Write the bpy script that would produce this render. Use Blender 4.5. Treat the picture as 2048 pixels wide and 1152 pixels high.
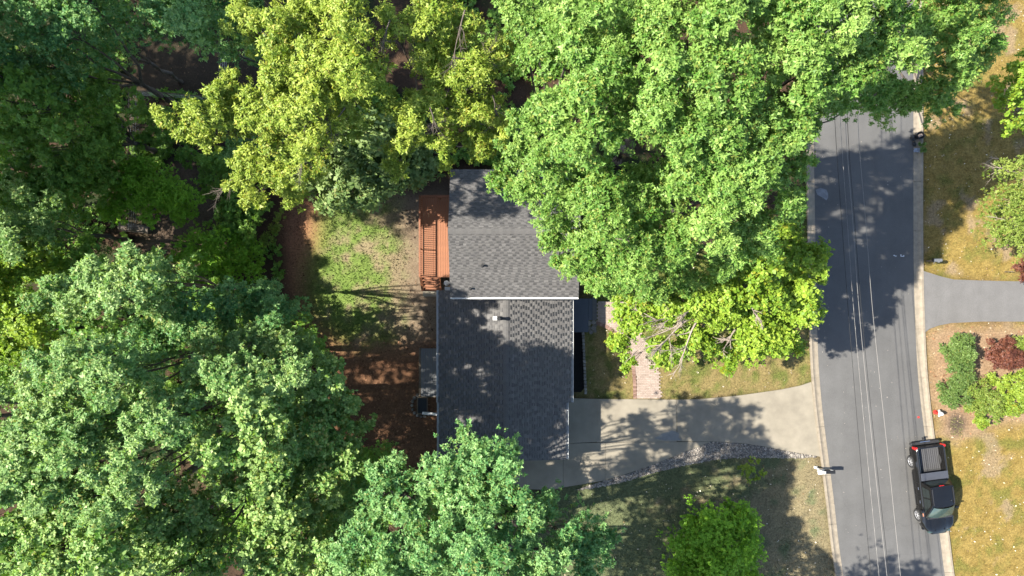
import bpy, bmesh, math, random
import numpy as np
from mathutils import Vector, Matrix

for o in list(bpy.data.objects):
    bpy.data.objects.remove(o, do_unlink=True)
C = bpy.context.scene.collection
S = bpy.context.scene
H = 41.0            # drone height above the ground, metres
F = 1354.0          # focal length in photograph pixels
R = math.radians

# ------------------------------------------------------------------ camera, sky, sun
cam_d = bpy.data.cameras.new('camera')
cam = bpy.data.objects.new('camera', cam_d); C.objects.link(cam)
cam.location = (0, 0, H); cam.rotation_euler = (0, 0, 0)
cam_d.sensor_width = 36.0; cam_d.lens = 36.0 * F / 2048.0
cam_d.clip_start = 0.5; cam_d.clip_end = 1500
S.camera = cam

SUN_EL = 47.5
SUN_DIR = Vector((-math.cos(R(SUN_EL)), 0.04, math.sin(R(SUN_EL)))).normalized()   # towards the sun
w = bpy.data.worlds.new('World'); S.world = w; w.use_nodes = True
nt = w.node_tree
bg = nt.nodes['Background']
sky = nt.nodes.new('ShaderNodeTexSky'); sky.sky_type = 'NISHITA'; sky.sun_disc = False
sky.sun_elevation = R(SUN_EL); sky.sun_rotation = R(-90)
nt.links.new(sky.outputs[0], bg.inputs[0]); bg.inputs[1].default_value = 0.106
sd = bpy.data.lights.new('sun', 'SUN'); sd.energy = 5.0; sd.angle = R(0.53); sd.color = (1.0, 0.94, 0.83)
sun = bpy.data.objects.new('sun', sd); C.objects.link(sun)
sun.rotation_euler = SUN_DIR.to_track_quat('Z', 'Y').to_euler()
vs = S.view_settings
vs.view_transform = 'Standard'; vs.look = 'None'; vs.gamma = 1.0; vs.use_curve_mapping = False
vs.exposure = 2.08
S.cycles.max_bounces = 6; S.cycles.transparent_max_bounces = 4; S.cycles.diffuse_bounces = 3

# ------------------------------------------------------------------ helpers
rnd = random.Random(7)
rng = np.random.default_rng(11)

def P(px, py, z=0.0):
    """photograph pixel -> world point at height z"""
    k = (H - z) / F
    return Vector(((px - 1024) * k, (576 - py) * k, z))

def link(name, me, m=None, parent=None, kind=None):
    o = bpy.data.objects.new(name, me); C.objects.link(o)
    if m is not None and not me.materials: me.materials.append(m)
    if parent is not None: o.parent = parent
    if kind: o['kind'] = kind
    return o

def tag(o, label=None, cat=None, group=None, kind=None):
    if label: o['label'] = label
    if cat: o['category'] = cat
    if group: o['group'] = group
    if kind: o['kind'] = kind
    return o

def thing(name, label, cat, loc=(0, 0, 0), rz=0.0, group=None, kind=None):
    o = bpy.data.objects.new(name, None); C.objects.link(o)
    o.location = loc; o.rotation_euler = (0, 0, rz); o.empty_display_size = 0.2
    return tag(o, label, cat, group, kind)

class MB:
    """collects simple shapes in one mesh"""
    def __init__(s): s.v = []; s.f = []; s.c = []
    def add(s, vs_, fs, col=None):
        b = len(s.v); s.v += [tuple(p) for p in vs_]
        s.f += [tuple(b + i for i in f) for f in fs]
        s.c += [col if col is not None else 0.5] * len(fs)
        return s
    def box(s, x0, x1, y0, y1, z0, z1, M=None, col=None, top_only=False):
        v = [Vector(p) for p in ((x0,y0,z0),(x1,y0,z0),(x1,y1,z0),(x0,y1,z0),(x0,y0,z1),(x1,y0,z1),(x1,y1,z1),(x0,y1,z1))]
        if M is not None: v = [M @ p for p in v]
        f = [(4,5,6,7),(0,1,5,4),(1,2,6,5),(2,3,7,6),(3,0,4,7)]
        if not top_only: f.append((3,2,1,0))
        return s.add(v, f, col)
    def bar(s, a, b, wd, h, col=None):
        a = Vector(a); b = Vector(b); d = b - a; L = d.length
        q = d.to_track_quat('X', 'Z').to_matrix().to_4x4()
        return s.box(0, L, -wd/2, wd/2, -h/2, h/2, Matrix.Translation(a) @ q, col)
    def tube(s, pts, rad, n=6, col=None, caps=True):
        pts = [Vector(p) for p in pts]
        if not hasattr(rad, '__len__'): rad = [rad] * len(pts)
        vs_ = []
        for i, p in enumerate(pts):
            d = (pts[min(i+1, len(pts)-1)] - pts[max(i-1, 0)])
            if d.length < 1e-7: d = Vector((0,0,1))
            q = d.to_track_quat('Z', 'Y')
            for k in range(n):
                a = 2*math.pi*k/n
                vs_.append(p + q @ Vector((math.cos(a)*rad[i], math.sin(a)*rad[i], 0)))
        fs = []
        for i in range(len(pts)-1):
            for k in range(n):
                k2 = (k+1) % n
                fs.append((i*n+k, i*n+k2, (i+1)*n+k2, (i+1)*n+k))
        if caps:
            fs.append(tuple(range(n-1, -1, -1))); fs.append(tuple((len(pts)-1)*n+k for k in range(n)))
        return s.add(vs_, fs, col)
    def lathe(s, prof, n=16, M=None, col=None):
        vs_ = []
        for r, z in prof:
            for k in range(n):
                a = 2*math.pi*k/n; p = Vector((r*math.cos(a), r*math.sin(a), z))
                vs_.append(M @ p if M is not None else p)
        fs = []
        for i in range(len(prof)-1):
            for k in range(n):
                k2 = (k+1) % n
                fs.append((i*n+k, i*n+k2, (i+1)*n+k2, (i+1)*n+k))
        fs.append(tuple(range(n-1,-1,-1))); fs.append(tuple((len(prof)-1)*n+k for k in range(n)))
        return s.add(vs_, fs, col)
    def mesh(s, name, attr=False, smooth=False):
        me = bpy.data.meshes.new(name); me.from_pydata(s.v, [], s.f)
        if attr:
            a = me.attributes.new('tint', 'FLOAT', 'FACE'); a.data.foreach_set('value', np.array(s.c, dtype=np.float32))
        if smooth: me.shade_smooth()
        me.update(); return me
    def build(s, name, m, parent=None, kind=None, attr=False, smooth=False, bevel=0.0):
        o = link(name, s.mesh(name, attr, smooth), m, parent, kind)
        if bevel:
            b = o.modifiers.new('bevel', 'BEVEL'); b.width = bevel; b.segments = 2; b.limit_method = 'ANGLE'
        return o

def np_mesh(name, V, Fq, attrs=()):
    """V (n,3), Fq (m,k) same-size polygons; attrs: (name, type, domain, array)"""
    me = bpy.data.meshes.new(name)
    n, m, k = len(V), len(Fq), Fq.shape[1]
    me.vertices.add(n); me.vertices.foreach_set('co', np.ascontiguousarray(V, dtype=np.float32).ravel())
    me.loops.add(m*k); me.loops.foreach_set('vertex_index', np.ascontiguousarray(Fq, dtype=np.int32).ravel())
    me.polygons.add(m); me.polygons.foreach_set('loop_start', np.arange(0, m*k, k, dtype=np.int32))
    me.update(calc_edges=True)
    for an, t, d, arr in attrs:
        a = me.attributes.new(an, t, d)
        a.data.foreach_set('color' if t == 'FLOAT_COLOR' else 'value', np.ascontiguousarray(arr, dtype=np.float32).ravel())
    return me

# ------------------------------------------------------------------ materials
KA = 0.505    # all mineral and painted colours come down together; the exposure above was set for them
def new_mat(name):
    m = bpy.data.materials.new(name); m.use_nodes = True
    return m, m.node_tree, m.node_tree.nodes['Principled BSDF']

def mat(name, col, rough=0.7, spec=0.3, var=0.18, scale=6.0, bump=0.0, bscale=60.0, metal=0.0, col2=None, coat=0.0, stretch=None):
    if not metal: col = tuple(c*KA for c in col); col2 = tuple(c*KA for c in col2) if col2 else None
    m, t, b = new_mat(name)
    N, L = t.nodes, t.links
    b.inputs['Roughness'].default_value = rough; b.inputs['Metallic'].default_value = metal
    b.inputs['Specular IOR Level'].default_value = spec; b.inputs['Coat Weight'].default_value = coat
    tc = N.new('ShaderNodeTexCoord'); src = tc.outputs['Object']
    if stretch:
        mp = N.new('ShaderNodeMapping'); mp.inputs['Scale'].default_value = stretch; L.new(src, mp.inputs[0]); src = mp.outputs[0]
    n1 = N.new('ShaderNodeTexNoise'); n1.inputs['Scale'].default_value = scale; n1.inputs['Detail'].default_value = 6; n1.inputs['Roughness'].default_value = 0.65
    L.new(src, n1.inputs['Vector'])
    r = N.new('ShaderNodeValToRGB')
    c2 = col2 or tuple(min(1, c*(1+var)) for c in col); c1 = tuple(c*(1-var) for c in col)
    r.color_ramp.elements[0].color = (*c1, 1); r.color_ramp.elements[1].color = (*c2, 1)
    r.color_ramp.elements[0].position = 0.3; r.color_ramp.elements[1].position = 0.72
    L.new(n1.outputs[0], r.inputs[0]); L.new(r.outputs[0], b.inputs['Base Color'])
    if bump:
        n2 = N.new('ShaderNodeTexNoise'); n2.inputs['Scale'].default_value = bscale; n2.inputs['Detail'].default_value = 4
        L.new(src, n2.inputs['Vector'])
        bp = N.new('ShaderNodeBump'); bp.inputs['Strength'].default_value = bump; bp.inputs['Distance'].default_value = 0.02
        L.new(n2.outputs[0], bp.inputs['Height']); L.new(bp.outputs[0], b.inputs['Normal'])
    return m

def tint_mat(name, c0, c1, rough=0.75, spec=0.25, fine=40.0, famt=0.25, bump=0.3):
    """colour runs from c0 to c1 with the face attribute 'tint' (one value per piece)"""
    m, t, b = new_mat(name); N, L = t.nodes, t.links
    b.inputs['Roughness'].default_value = rough; b.inputs['Specular IOR Level'].default_value = spec
    at = N.new('ShaderNodeAttribute'); at.attribute_name = 'tint'
    c0 = tuple(c*KA for c in c0); c1 = tuple(c*KA for c in c1)
    r = N.new('ShaderNodeValToRGB'); r.color_ramp.elements[0].color = (*c0, 1); r.color_ramp.elements[1].color = (*c1, 1)
    L.new(at.outputs['Fac'], r.inputs[0])
    tc = N.new('ShaderNodeTexCoord'); n1 = N.new('ShaderNodeTexNoise'); n1.inputs['Scale'].default_value = fine; n1.inputs['Detail'].default_value = 4
    L.new(tc.outputs['Object'], n1.inputs['Vector'])
    mr = N.new('ShaderNodeMapRange'); mr.inputs[3].default_value = 1-famt; mr.inputs[4].default_value = 1+famt
    mr.inputs[1].default_value = 0.3; mr.inputs[2].default_value = 0.7
    L.new(n1.outputs[0], mr.inputs[0])
    mx = N.new('ShaderNodeVectorMath'); mx.operation = 'SCALE'
    L.new(r.outputs[0], mx.inputs[0]); L.new(mr.outputs[0], mx.inputs['Scale']); L.new(mx.outputs[0], b.inputs['Base Color'])
    if bump:
        bp = N.new('ShaderNodeBump'); bp.inputs['Strength'].default_value = bump; bp.inputs['Distance'].default_value = 0.01
        L.new(n1.outputs[0], bp.inputs['Height']); L.new(bp.outputs[0], b.inputs['Normal'])
    return m

def leaf_mat(name, c0, c1, trans=0.38, rough=0.5, spec=0.22):
    m, t, b = new_mat(name); N, L = t.nodes, t.links
    b.inputs['Roughness'].default_value = rough; b.inputs['Specular IOR Level'].default_value = spec
    at = N.new('ShaderNodeAttribute'); at.attribute_name = 'tint'
    r = N.new('ShaderNodeValToRGB'); e = r.color_ramp.elements
    e[0].color = (*c0, 1); e[1].color = (*c1, 1); e[0].position = 0.06
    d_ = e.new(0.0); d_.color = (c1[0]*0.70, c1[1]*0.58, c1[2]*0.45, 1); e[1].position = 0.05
    tc = N.new('ShaderNodeTexCoord'); nz = N.new('ShaderNodeTexNoise'); nz.inputs['Scale'].default_value = 0.55; nz.inputs['Detail'].default_value = 3
    L.new(tc.outputs['Object'], nz.inputs['Vector'])
    ma = N.new('ShaderNodeMath'); ma.operation = 'MULTIPLY_ADD'; ma.inputs[1].default_value = 0.9; ma.inputs[2].default_value = -0.45
    L.new(nz.outputs[0], ma.inputs[0])
    ad = N.new('ShaderNodeMath'); ad.operation = 'ADD'; L.new(at.outputs['Fac'], ad.inputs[0]); L.new(ma.outputs[0], ad.inputs[1])
    mxm = N.new('ShaderNodeMath'); mxm.operation = 'MAXIMUM'; mxm.inputs[1].default_value = 0.06; L.new(ad.outputs[0], mxm.inputs[0])
    dull = N.new('ShaderNodeMath'); dull.operation = 'GREATER_THAN'; dull.inputs[1].default_value = 0.004; L.new(at.outputs['Fac'], dull.inputs[0])
    ml = N.new('ShaderNodeMath'); ml.operation = 'MULTIPLY'; L.new(mxm.outputs[0], ml.inputs[0]); L.new(dull.outputs[0], ml.inputs[1])
    L.new(ml.outputs[0], r.inputs[0]); L.new(r.outputs[0], b.inputs['Base Color'])
    tr = N.new('ShaderNodeBsdfTranslucent')
    hs = N.new('ShaderNodeMix'); hs.data_type = 'RGBA'; hs.blend_type = 'MULTIPLY'; hs.inputs[0].default_value = 1.0
    L.new(r.outputs[0], hs.inputs[6]); hs.inputs[7].default_value = (1.25, 1.3, 0.5, 1)
    L.new(hs.outputs[2], tr.inputs[0])
    mx = N.new('ShaderNodeMixShader'); mx.inputs[0].default_value = trans
    out = N['Material Output']
    L.new(b.outputs[0], mx.inputs[1]); L.new(tr.outputs[0], mx.inputs[2]); L.new(mx.outputs[0], out.inputs[0])
    return m

def vcol_mat(name, rough=0.9, fine=9.0, famt=0.48, bump=0.6, bscale=25.0):
    """colour from the mesh's colour attribute with fine procedural grain"""
    m, t, b = new_mat(name); N, L = t.nodes, t.links
    b.inputs['Roughness'].default_value = rough; b.inputs['Specular IOR Level'].default_value = 0.12
    at = N.new('ShaderNodeAttribute'); at.attribute_name = 'Col'
    tc = N.new('ShaderNodeTexCoord')
    n1 = N.new('ShaderNodeTexNoise'); n1.inputs['Scale'].default_value = fine; n1.inputs['Detail'].default_value = 8; n1.inputs['Roughness'].default_value = 0.75
    L.new(tc.outputs['Object'], n1.inputs['Vector'])
    mr = N.new('ShaderNodeMapRange'); mr.inputs[1].default_value = 0.32; mr.inputs[2].default_value = 0.68
    mr.inputs[3].default_value = 1-famt; mr.inputs[4].default_value = 1+famt
    L.new(n1.outputs[0], mr.inputs[0])
    mx = N.new('ShaderNodeVectorMath'); mx.operation = 'SCALE'
    L.new(at.outputs['Color'], mx.inputs[0]); L.new(mr.outputs[0], mx.inputs['Scale']); L.new(mx.outputs[0], b.inputs['Base Color'])
    n2 = N.new('ShaderNodeTexNoise'); n2.inputs['Scale'].default_value = bscale; n2.inputs['Detail'].default_value = 5
    L.new(tc.outputs['Object'], n2.inputs['Vector'])
    bp = N.new('ShaderNodeBump'); bp.inputs['Strength'].default_value = bump; bp.inputs['Distance'].default_value = 0.05
    L.new(n2.outputs[0], bp.inputs['Height']); L.new(bp.outputs[0], b.inputs['Normal'])
    return m

M = {}
M['ground'] = vcol_mat('ground')
M['blade'] = vcol_mat('blade', famt=0.15, bump=0.0)
M['roof'] = tint_mat('roof_shingle', (0.038, 0.038, 0.041), (0.190, 0.182, 0.175), rough=0.85, spec=0.15, fine=90, famt=0.3)
M['white'] = mat('white_paint', (0.72, 0.72, 0.70), 0.5, var=0.06)
M['siding'] = mat('siding', (0.42, 0.43, 0.42), 0.6, var=0.05)
M['glass'] = mat('window_glass', (0.02, 0.025, 0.03), 0.06, spec=0.6, var=0.1)
M['deck'] = mat('stained_cedar', (0.31, 0.122, 0.055), 0.65, var=0.22, scale=3, stretch=(12, 1.2, 12), bump=0.15, bscale=30)
M['deck_rail'] = mat('stained_cedar_rail', (0.27, 0.102, 0.047), 0.65, var=0.2, scale=5)
M['greydeck'] = mat('grey_composite', (0.17, 0.175, 0.18), 0.7, var=0.12, scale=4, stretch=(8, 1, 8))
M['wood'] = mat('weathered_wood', (0.17, 0.13, 0.085), 0.8, var=0.25, scale=8)
M['concrete'] = mat('concrete', (0.285, 0.252, 0.196), 0.9, spec=0.1, var=0.17, scale=0.9, bump=0.15, bscale=50)
M['kerb'] = mat('kerb_concrete', (0.30, 0.255, 0.195), 0.9, spec=0.1, var=0.2, scale=4, bump=0.3, bscale=30)
M['pad'] = mat('pad_concrete', (0.36, 0.32, 0.25), 0.9, spec=0.1, var=0.1, scale=4)
M['paver'] = tint_mat('paver', (0.33, 0.255, 0.21), (0.45, 0.36, 0.30), rough=0.9, spec=0.1, fine=30)
M['brick'] = tint_mat('edge_brick', (0.20, 0.12, 0.09), (0.32, 0.21, 0.165), rough=0.9, spec=0.1, fine=30)
M['stone'] = tint_mat('stone', (0.14, 0.13, 0.11), (0.34, 0.31, 0.27), rough=0.9, spec=0.1, fine=20)
M['rock'] = tint_mat('river_rock', (0.13, 0.117, 0.105), (0.46, 0.41, 0.35), rough=0.85, spec=0.15, fine=20, bump=0)
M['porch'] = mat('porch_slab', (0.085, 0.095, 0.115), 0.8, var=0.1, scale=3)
M['black_mulch'] = mat('black_mulch', (0.012, 0.011, 0.010), 0.95, spec=0.1, var=0.5, scale=25, bump=0.9, bscale=40)
M['black_plastic'] = mat('black_plastic', (0.018, 0.018, 0.019), 0.45, var=0.2)
M['rubber'] = mat('rubber', (0.03, 0.03, 0.031), 0.85, var=0.2)
M['bark'] = mat('bark', (0.17, 0.14, 0.115), 0.9, spec=0.1, var=0.35, scale=7, bump=0.7, bscale=20)
M['pale_bark'] = mat('pale_bark', (0.36, 0.30, 0.25), 0.9, spec=0.1, var=0.25, scale=9)
M['log_end'] = mat('log_end', (0.16, 0.13, 0.10), 0.9, var=0.25, scale=10)
M['steel'] = mat('galvanised', (0.42, 0.42, 0.41), 0.4, metal=0.6, var=0.1)
M['cable_light'] = mat('bare_aluminium_cable', (0.27, 0.255, 0.235), 0.75, metal=0.0, var=0.1)
M['cable_dark'] = mat('black_cable', (0.012, 0.012, 0.012), 0.6, var=0.1)
M['red'] = mat('red_paint', (0.55, 0.045, 0.035), 0.45, var=0.15)

# asphalt: aggregate, patches, worn wheel tracks, fine cracks
def asphalt(name, base):
    m, t, b = new_mat(name); N, L = t.nodes, t.links
    b.inputs['Roughness'].default_value = 0.88; b.inputs['Specular IOR Level'].default_value = 0.15
    tc = N.new('ShaderNodeTexCoord')
    def noise(sc, det=5, ro=0.6, vec=None):
        n = N.new('ShaderNodeTexNoise'); n.inputs['Scale'].default_value = sc; n.inputs['Detail'].default_value = det; n.inputs['Roughness'].default_value = ro
        L.new(vec or tc.outputs['Object'], n.inputs['Vector']); return n.outputs[0]
    def rng_(src, a, b_, c, d):
        r = N.new('ShaderNodeMapRange'); r.inputs[1].default_value = a; r.inputs[2].default_value = b_; r.inputs[3].default_value = c; r.inputs[4].default_value = d
        L.new(src, r.inputs[0]); return r.outputs[0]
    def mul(a, b_):
        x = N.new('ShaderNodeMath'); x.operation = 'MULTIPLY'; L.new(a, x.inputs[0]); L.new(b_, x.inputs[1]); return x.outputs[0]
    g = rng_(noise(55, 3, 0.8), 0.3, 0.7, 0.78, 1.25)
    lf = rng_(noise(0.5, 6, 0.7), 0.3, 0.7, 0.87, 1.11)
    mp = N.new('ShaderNodeMapping'); mp.inputs['Scale'].default_value = (1.1, 0.06, 1); L.new(tc.outputs['Object'], mp.inputs[0])
    st = rng_(noise(1.0, 3, 0.5, mp.outputs[0]), 0.3, 0.7, 0.93, 1.07)
    # cracks: thin edges of large warped cells, only in places
    nz = N.new('ShaderNodeTexNoise'); nz.inputs['Scale'].default_value = 1.5; nz.inputs['Detail'].default_value = 5; L.new(tc.outputs['Object'], nz.inputs['Vector'])
    ad = N.new('ShaderNodeMix'); ad.data_type = 'VECTOR'; ad.inputs[0].default_value = 0.25
    L.new(tc.outputs['Object'], ad.inputs[4]); L.new(nz.outputs[1], ad.inputs[5])
    vo = N.new('ShaderNodeTexVoronoi'); vo.feature = 'DISTANCE_TO_EDGE'; vo.inputs['Scale'].default_value = 0.42; L.new(ad.outputs[1], vo.inputs['Vector'])
    ck = rng_(vo.outputs[0], 0.0, 0.006, 0.9, 1.0)
    v = mul(mul(g, lf), mul(st, ck))
    sc = N.new('ShaderNodeVectorMath'); sc.operation = 'SCALE'; sc.inputs[0].default_value = base
    L.new(v, sc.inputs['Scale']); L.new(sc.outputs[0], b.inputs['Base Color'])
    bp = N.new('ShaderNodeBump'); bp.inputs['Strength'].default_value = 0.25; bp.inputs['Distance'].default_value = 0.01
    L.new(noise(80, 3), bp.inputs['Height']); L.new(bp.outputs[0], b.inputs['Normal'])
    return m
M['asphalt'] = asphalt('asphalt', (0.0610, 0.0598, 0.0580))
M['asphalt_drive'] = asphalt('asphalt_drive', (0.082, 0.079, 0.076))

# ------------------------------------------------------------------ ground: one height field, cut into regions
def vnoise(x, y, seed):
    r = np.random.default_rng(seed); T = r.random((256, 256))
    xi = np.floor(x).astype(int); yi = np.floor(y).astype(int); fx = x - xi; fy = y - yi
    fx = fx*fx*(3-2*fx); fy = fy*fy*(3-2*fy)
    g = lambda a, b_: T[a & 255, b_ & 255]
    return (g(xi, yi)*(1-fx)+g(xi+1, yi)*fx)*(1-fy) + (g(xi, yi+1)*(1-fx)+g(xi+1, yi+1)*fx)*fy
def fbm(x, y, seed, o=4):
    s = 0; a = 0.5; tot = 0
    for i in range(o):
        s = s + a*vnoise(x, y, seed+i*17); tot += a; a *= 0.55; x = x*2.03+5.3; y = y*2.03+1.7
    return s/tot
def inpoly(x, y, poly):
    r = np.zeros(x.shape, bool); n = len(poly)
    for i in range(n):
        x1, y1 = poly[i]; x2, y2 = poly[(i+1) % n]
        if y1 == y2: continue
        c = ((y1 > y) != (y2 > y)) & (x < (x2-x1)*(y-y1)/(y2-y1)+x1)
        r ^= c
    return r
def blur(a, n):
    for _ in range(2):
        for ax in (0, 1):
            c = np.cumsum(np.concatenate([np.repeat(a.take([0], ax), n+1, ax), a, np.repeat(a.take([-1], ax), n, ax)], ax), ax)
            L = a.shape[ax]
            a = (c.take(range(2*n+1, 2*n+1+L), ax) - c.take(range(0, L), ax))/(2*n+1)
    return a

CELL = 0.15
gx = np.arange(-35, 35.01, CELL); gy = np.arange(-21, 21.01, CELL)
GX, GY = np.meshgrid(gx, gy, indexing='ij')
PX = 1024 + GX*F/H; PY = 576 - GY*F/H
wx = PX + 16*(fbm(GX*1.1, GY*1.1, 1)-0.5)*2 + 7*(fbm(GX*4, GY*4, 5)-0.5)*2
wy = PY + 16*(fbm(GX*1.1, GY*1.1, 9)-0.5)*2 + 7*(fbm(GX*4, GY*4, 13)-0.5)*2
POLY = {
 'clay': [(560,430),(600,380),(640,385),(640,440),(622,520),(608,580),(618,640),(680,680),(740,690),(840,690),(900,690),(900,960),(640,960),(600,880),(680,760),(620,680),(588,620),(575,540)],
 'back': [(630,440),(660,420),(730,405),(800,400),(850,400),(850,690),(740,690),(680,680),(625,640),(615,580),(625,520)],
 'soil': [(790,390),(900,380),(900,700),(820,690),(800,600),(812,520),(800,450)],
 'front': [(1150,590),(1640,430),(1640,770),(1560,785),(1400,802),(1150,802)],
 'south': [(1060,1300),(1060,985),(1140,972),(1300,925),(1420,880),(1640,905),(1660,1000),(1690,1300)],
 'ne': [(1840,-150),(2400,-150),(2400,575),(1900,562),(1840,540)],
 'se': [(1846,640),(2400,635),(2400,1300),(1900,1300),(1850,800)],
 'bed': [(1850,665),(1880,650),(2060,655),(2090,830),(1990,850),(1960,870),(1920,880),(1880,875),(1862,800)],
 'clear': [(262,60),(430,90),(600,120),(600,180),(440,190),(420,300),(440,420),(400,480),(560,520),(540,560),(300,520),(260,420)],
 'trail': [(300,330),(380,330),(430,370),(440,410),(400,450),(330,480),(310,520),(280,510),(310,470),(370,440),(408,405),(395,370),(300,350)],
}
Mk = {k: inpoly(wx, wy, p) for k, p in POLY.items()}
cls = np.zeros(GX.shape, int)
NAMES = ['forest_floor', 'back_lawn', 'clay_path', 'front_lawn', 'south_lawn', 'roadside_lawn', 'planting_bed', 'bare_soil']
for k, i in (('back',1),('soil',7),('clay',2),('front',3),('south',4),('ne',5),('se',5),('bed',6)):
    cls[Mk[k]] = i
W = {i: blur((cls == i).astype(float), 4 if i in (1, 2, 7) else 2) for i in range(8)}
sw_ = sum(W.values()); W = {i: W[i]/sw_ for i in W}
n1 = fbm(GX*0.55, GY*0.55, 21); n2 = fbm(GX*1.7, GY*1.7, 33); n3 = fbm(GX*5, GY*5, 45, 3); n4 = fbm(GX*0.25, GY*0.25, 57)
def mixc(a, b_, t):
    t = np.clip(t, 0, 1)[..., None]; return np.array(a)*(1-t) + np.array(b_)*t
sst = lambda v, a, b_: np.clip((v-a)/(b_-a), 0, 1)
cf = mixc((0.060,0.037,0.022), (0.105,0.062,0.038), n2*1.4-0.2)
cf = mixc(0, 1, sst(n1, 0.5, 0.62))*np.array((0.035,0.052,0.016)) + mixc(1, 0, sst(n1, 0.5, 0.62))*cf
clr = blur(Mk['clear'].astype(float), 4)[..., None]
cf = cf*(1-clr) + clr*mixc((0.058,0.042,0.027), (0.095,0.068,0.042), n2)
trl = blur(Mk['trail'].astype(float), 3)[..., None]
cf = cf*(1-trl) + trl*mixc((0.15,0.105,0.075), (0.21,0.15,0.11), n3)
cb = mixc((0.075,0.125,0.022), (0.14,0.19,0.045), n3)
tb = (1-sst(n2*0.65+n3*0.15+n1*0.2+0.0016*(735-PX), 0.36, 0.56))[...,None]
cb = tb*np.array((0.185,0.150,0.085)) + (1-tb)*cb
cc = mixc((0.20,0.086,0.046), (0.33,0.155,0.088), n3*0.7+n1*0.4)
mul_ = sst(PY+90*(n1-0.5), 600, 780)[..., None]
cc = cc*(1-mul_) + mul_*mixc((0.105,0.055,0.028), (0.20,0.105,0.058), n3)
cs = mixc((0.165,0.115,0.078), (0.26,0.20,0.14), n2*0.7+n3*0.4)
cfr = mixc((0.09,0.12,0.025), (0.17,0.18,0.045), n3*1.3-0.15)
t = sst(n2*0.6+n4*0.4+0.0009*(PY-720), 0.42, 0.58); cfr = cfr*(1-t[...,None]) + t[...,None]*mixc((0.19,0.15,0.055),(0.28,0.215,0.09), n3*1.3-0.15)
cso = mixc((0.18,0.15,0.085), (0.30,0.245,0.135), n3)
t = 0.8*sst(n2*0.6+n1*0.4 - 0.0012*(PX-1500), 0.44, 0.60); cso = cso*(1-t[...,None]) + t[...,None]*np.array((0.11,0.145,0.065))
ce = mixc((0.18,0.125,0.030), (0.34,0.245,0.075), n3*1.2-0.1)
t = sst(n2*0.65+n1*0.35, 0.50, 0.66)*0.75; ce = ce*(1-t[...,None]) + t[...,None]*np.array((0.145,0.15,0.032))
t = sst(fbm(GX*0.9, GY*0.9, 77), 0.60, 0.70)*0.7; ce = ce*(1-t[...,None]) + t[...,None]*np.array((0.30,0.22,0.14))
cbd = mixc((0.23,0.14,0.075), (0.36,0.25,0.155), n3*0.8+n1*0.3)
el = ((PX-1913)/17)**2 + ((PY-848)/25)**2 + (n2-0.5)*1.2
t = blur((el < 1).astype(float), 1); cbd = cbd*(1-t[...,None]) + t[...,None]*np.array((0.10,0.075,0.058)); ce = ce*(1-t[...,None]) + t[...,None]*np.array((0.10,0.075,0.058))
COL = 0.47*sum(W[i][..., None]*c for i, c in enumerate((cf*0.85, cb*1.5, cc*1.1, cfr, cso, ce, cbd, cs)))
GZ = 0.03*(n2-0.5) + 0.03*(n3-0.5)
GZ[cls == 1] += 0.02*(n3[cls == 1]-0.3)
NX, NY = GX.shape
vid = np.arange(NX*NY).reshape(NX, NY)
Q = np.stack([vid[:-1,:-1], vid[1:,:-1], vid[1:,1:], vid[:-1,1:]], -1).reshape(-1, 4)
qc = cls[:-1, :-1].reshape(-1)
ALLV = np.stack([GX, GY, GZ], -1).reshape(-1, 3); ALLC = np.concatenate([COL, np.ones((NX, NY, 1))], -1).reshape(-1, 4)
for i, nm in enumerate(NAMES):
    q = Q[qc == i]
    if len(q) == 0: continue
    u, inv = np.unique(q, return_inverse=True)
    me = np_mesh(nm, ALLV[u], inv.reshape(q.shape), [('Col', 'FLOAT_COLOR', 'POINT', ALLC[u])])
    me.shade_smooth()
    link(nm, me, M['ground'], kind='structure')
far = MB()
for (a, b_, c, d) in ((-260,260,21,260),(-260,260,-260,-21),(-260,-35,-21,21),(35,260,-21,21)):
    far.add([(a,c,-0.01),(b_,c,-0.01),(b_,d,-0.01),(a,d,-0.01)], [(0,1,2,3)])
far.build('terrain', mat('far_ground', (0.07,0.07,0.03), 0.95, var=0.4, scale=0.2), kind='structure')

def ground_at(x, y):
    i = np.clip(((np.asarray(x)+35)/CELL).astype(int), 0, NX-1); j = np.clip(((np.asarray(y)+21)/CELL).astype(int), 0, NY-1)
    return cls[i, j], COL[i, j], GZ[i, j]

# ------------------------------------------------------------------ road, kerbs, drives
def spline(pts, n):
    """Catmull-Rom through pixel points"""
    pts = [np.array(p, float) for p in pts]; pts = [2*pts[0]-pts[1]] + pts + [2*pts[-1]-pts[-2]]
    out = []
    for i in range(1, len(pts)-2):
        p0, p1, p2, p3 = pts[i-1:i+3]
        for k in range(n):
            t = k/n
            out.append(0.5*((2*p1)+(p2-p0)*t+(2*p0-5*p1+4*p2-p3)*t*t+(3*p1-p0-3*p2+p3)*t**3))
    out.append(pts[-2]); return out
def resample(pts, step):
    pts = np.array(pts); d = np.r_[0, np.cumsum(np.hypot(*np.diff(pts, axis=0).T))]
    s = np.arange(0, d[-1], step); return np.stack([np.interp(s, d, pts[:,0]), np.interp(s, d, pts[:,1])], -1)
LO = [(1606,-420),(1607,-100),(1609,120),(1611,300),(1614,480),(1616,600),(1620,720),(1626,800),(1633,860),(1642,930),(1651,1000),(1660,1080),(1670,1152),(1700,1350),(1725,1500)]
RO = [(1846,-420),(1845,-100),(1844,120),(1844,300),(1844,480),(1846,600),(1851,720),(1858,800),(1868,880),(1880,970),(1895,1060),(1907,1152),(1938,1350),(1965,1500)]
LI = [(x+16, y) for x, y in LO]; RI = [(x-18, y) for x, y in RO]
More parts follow.
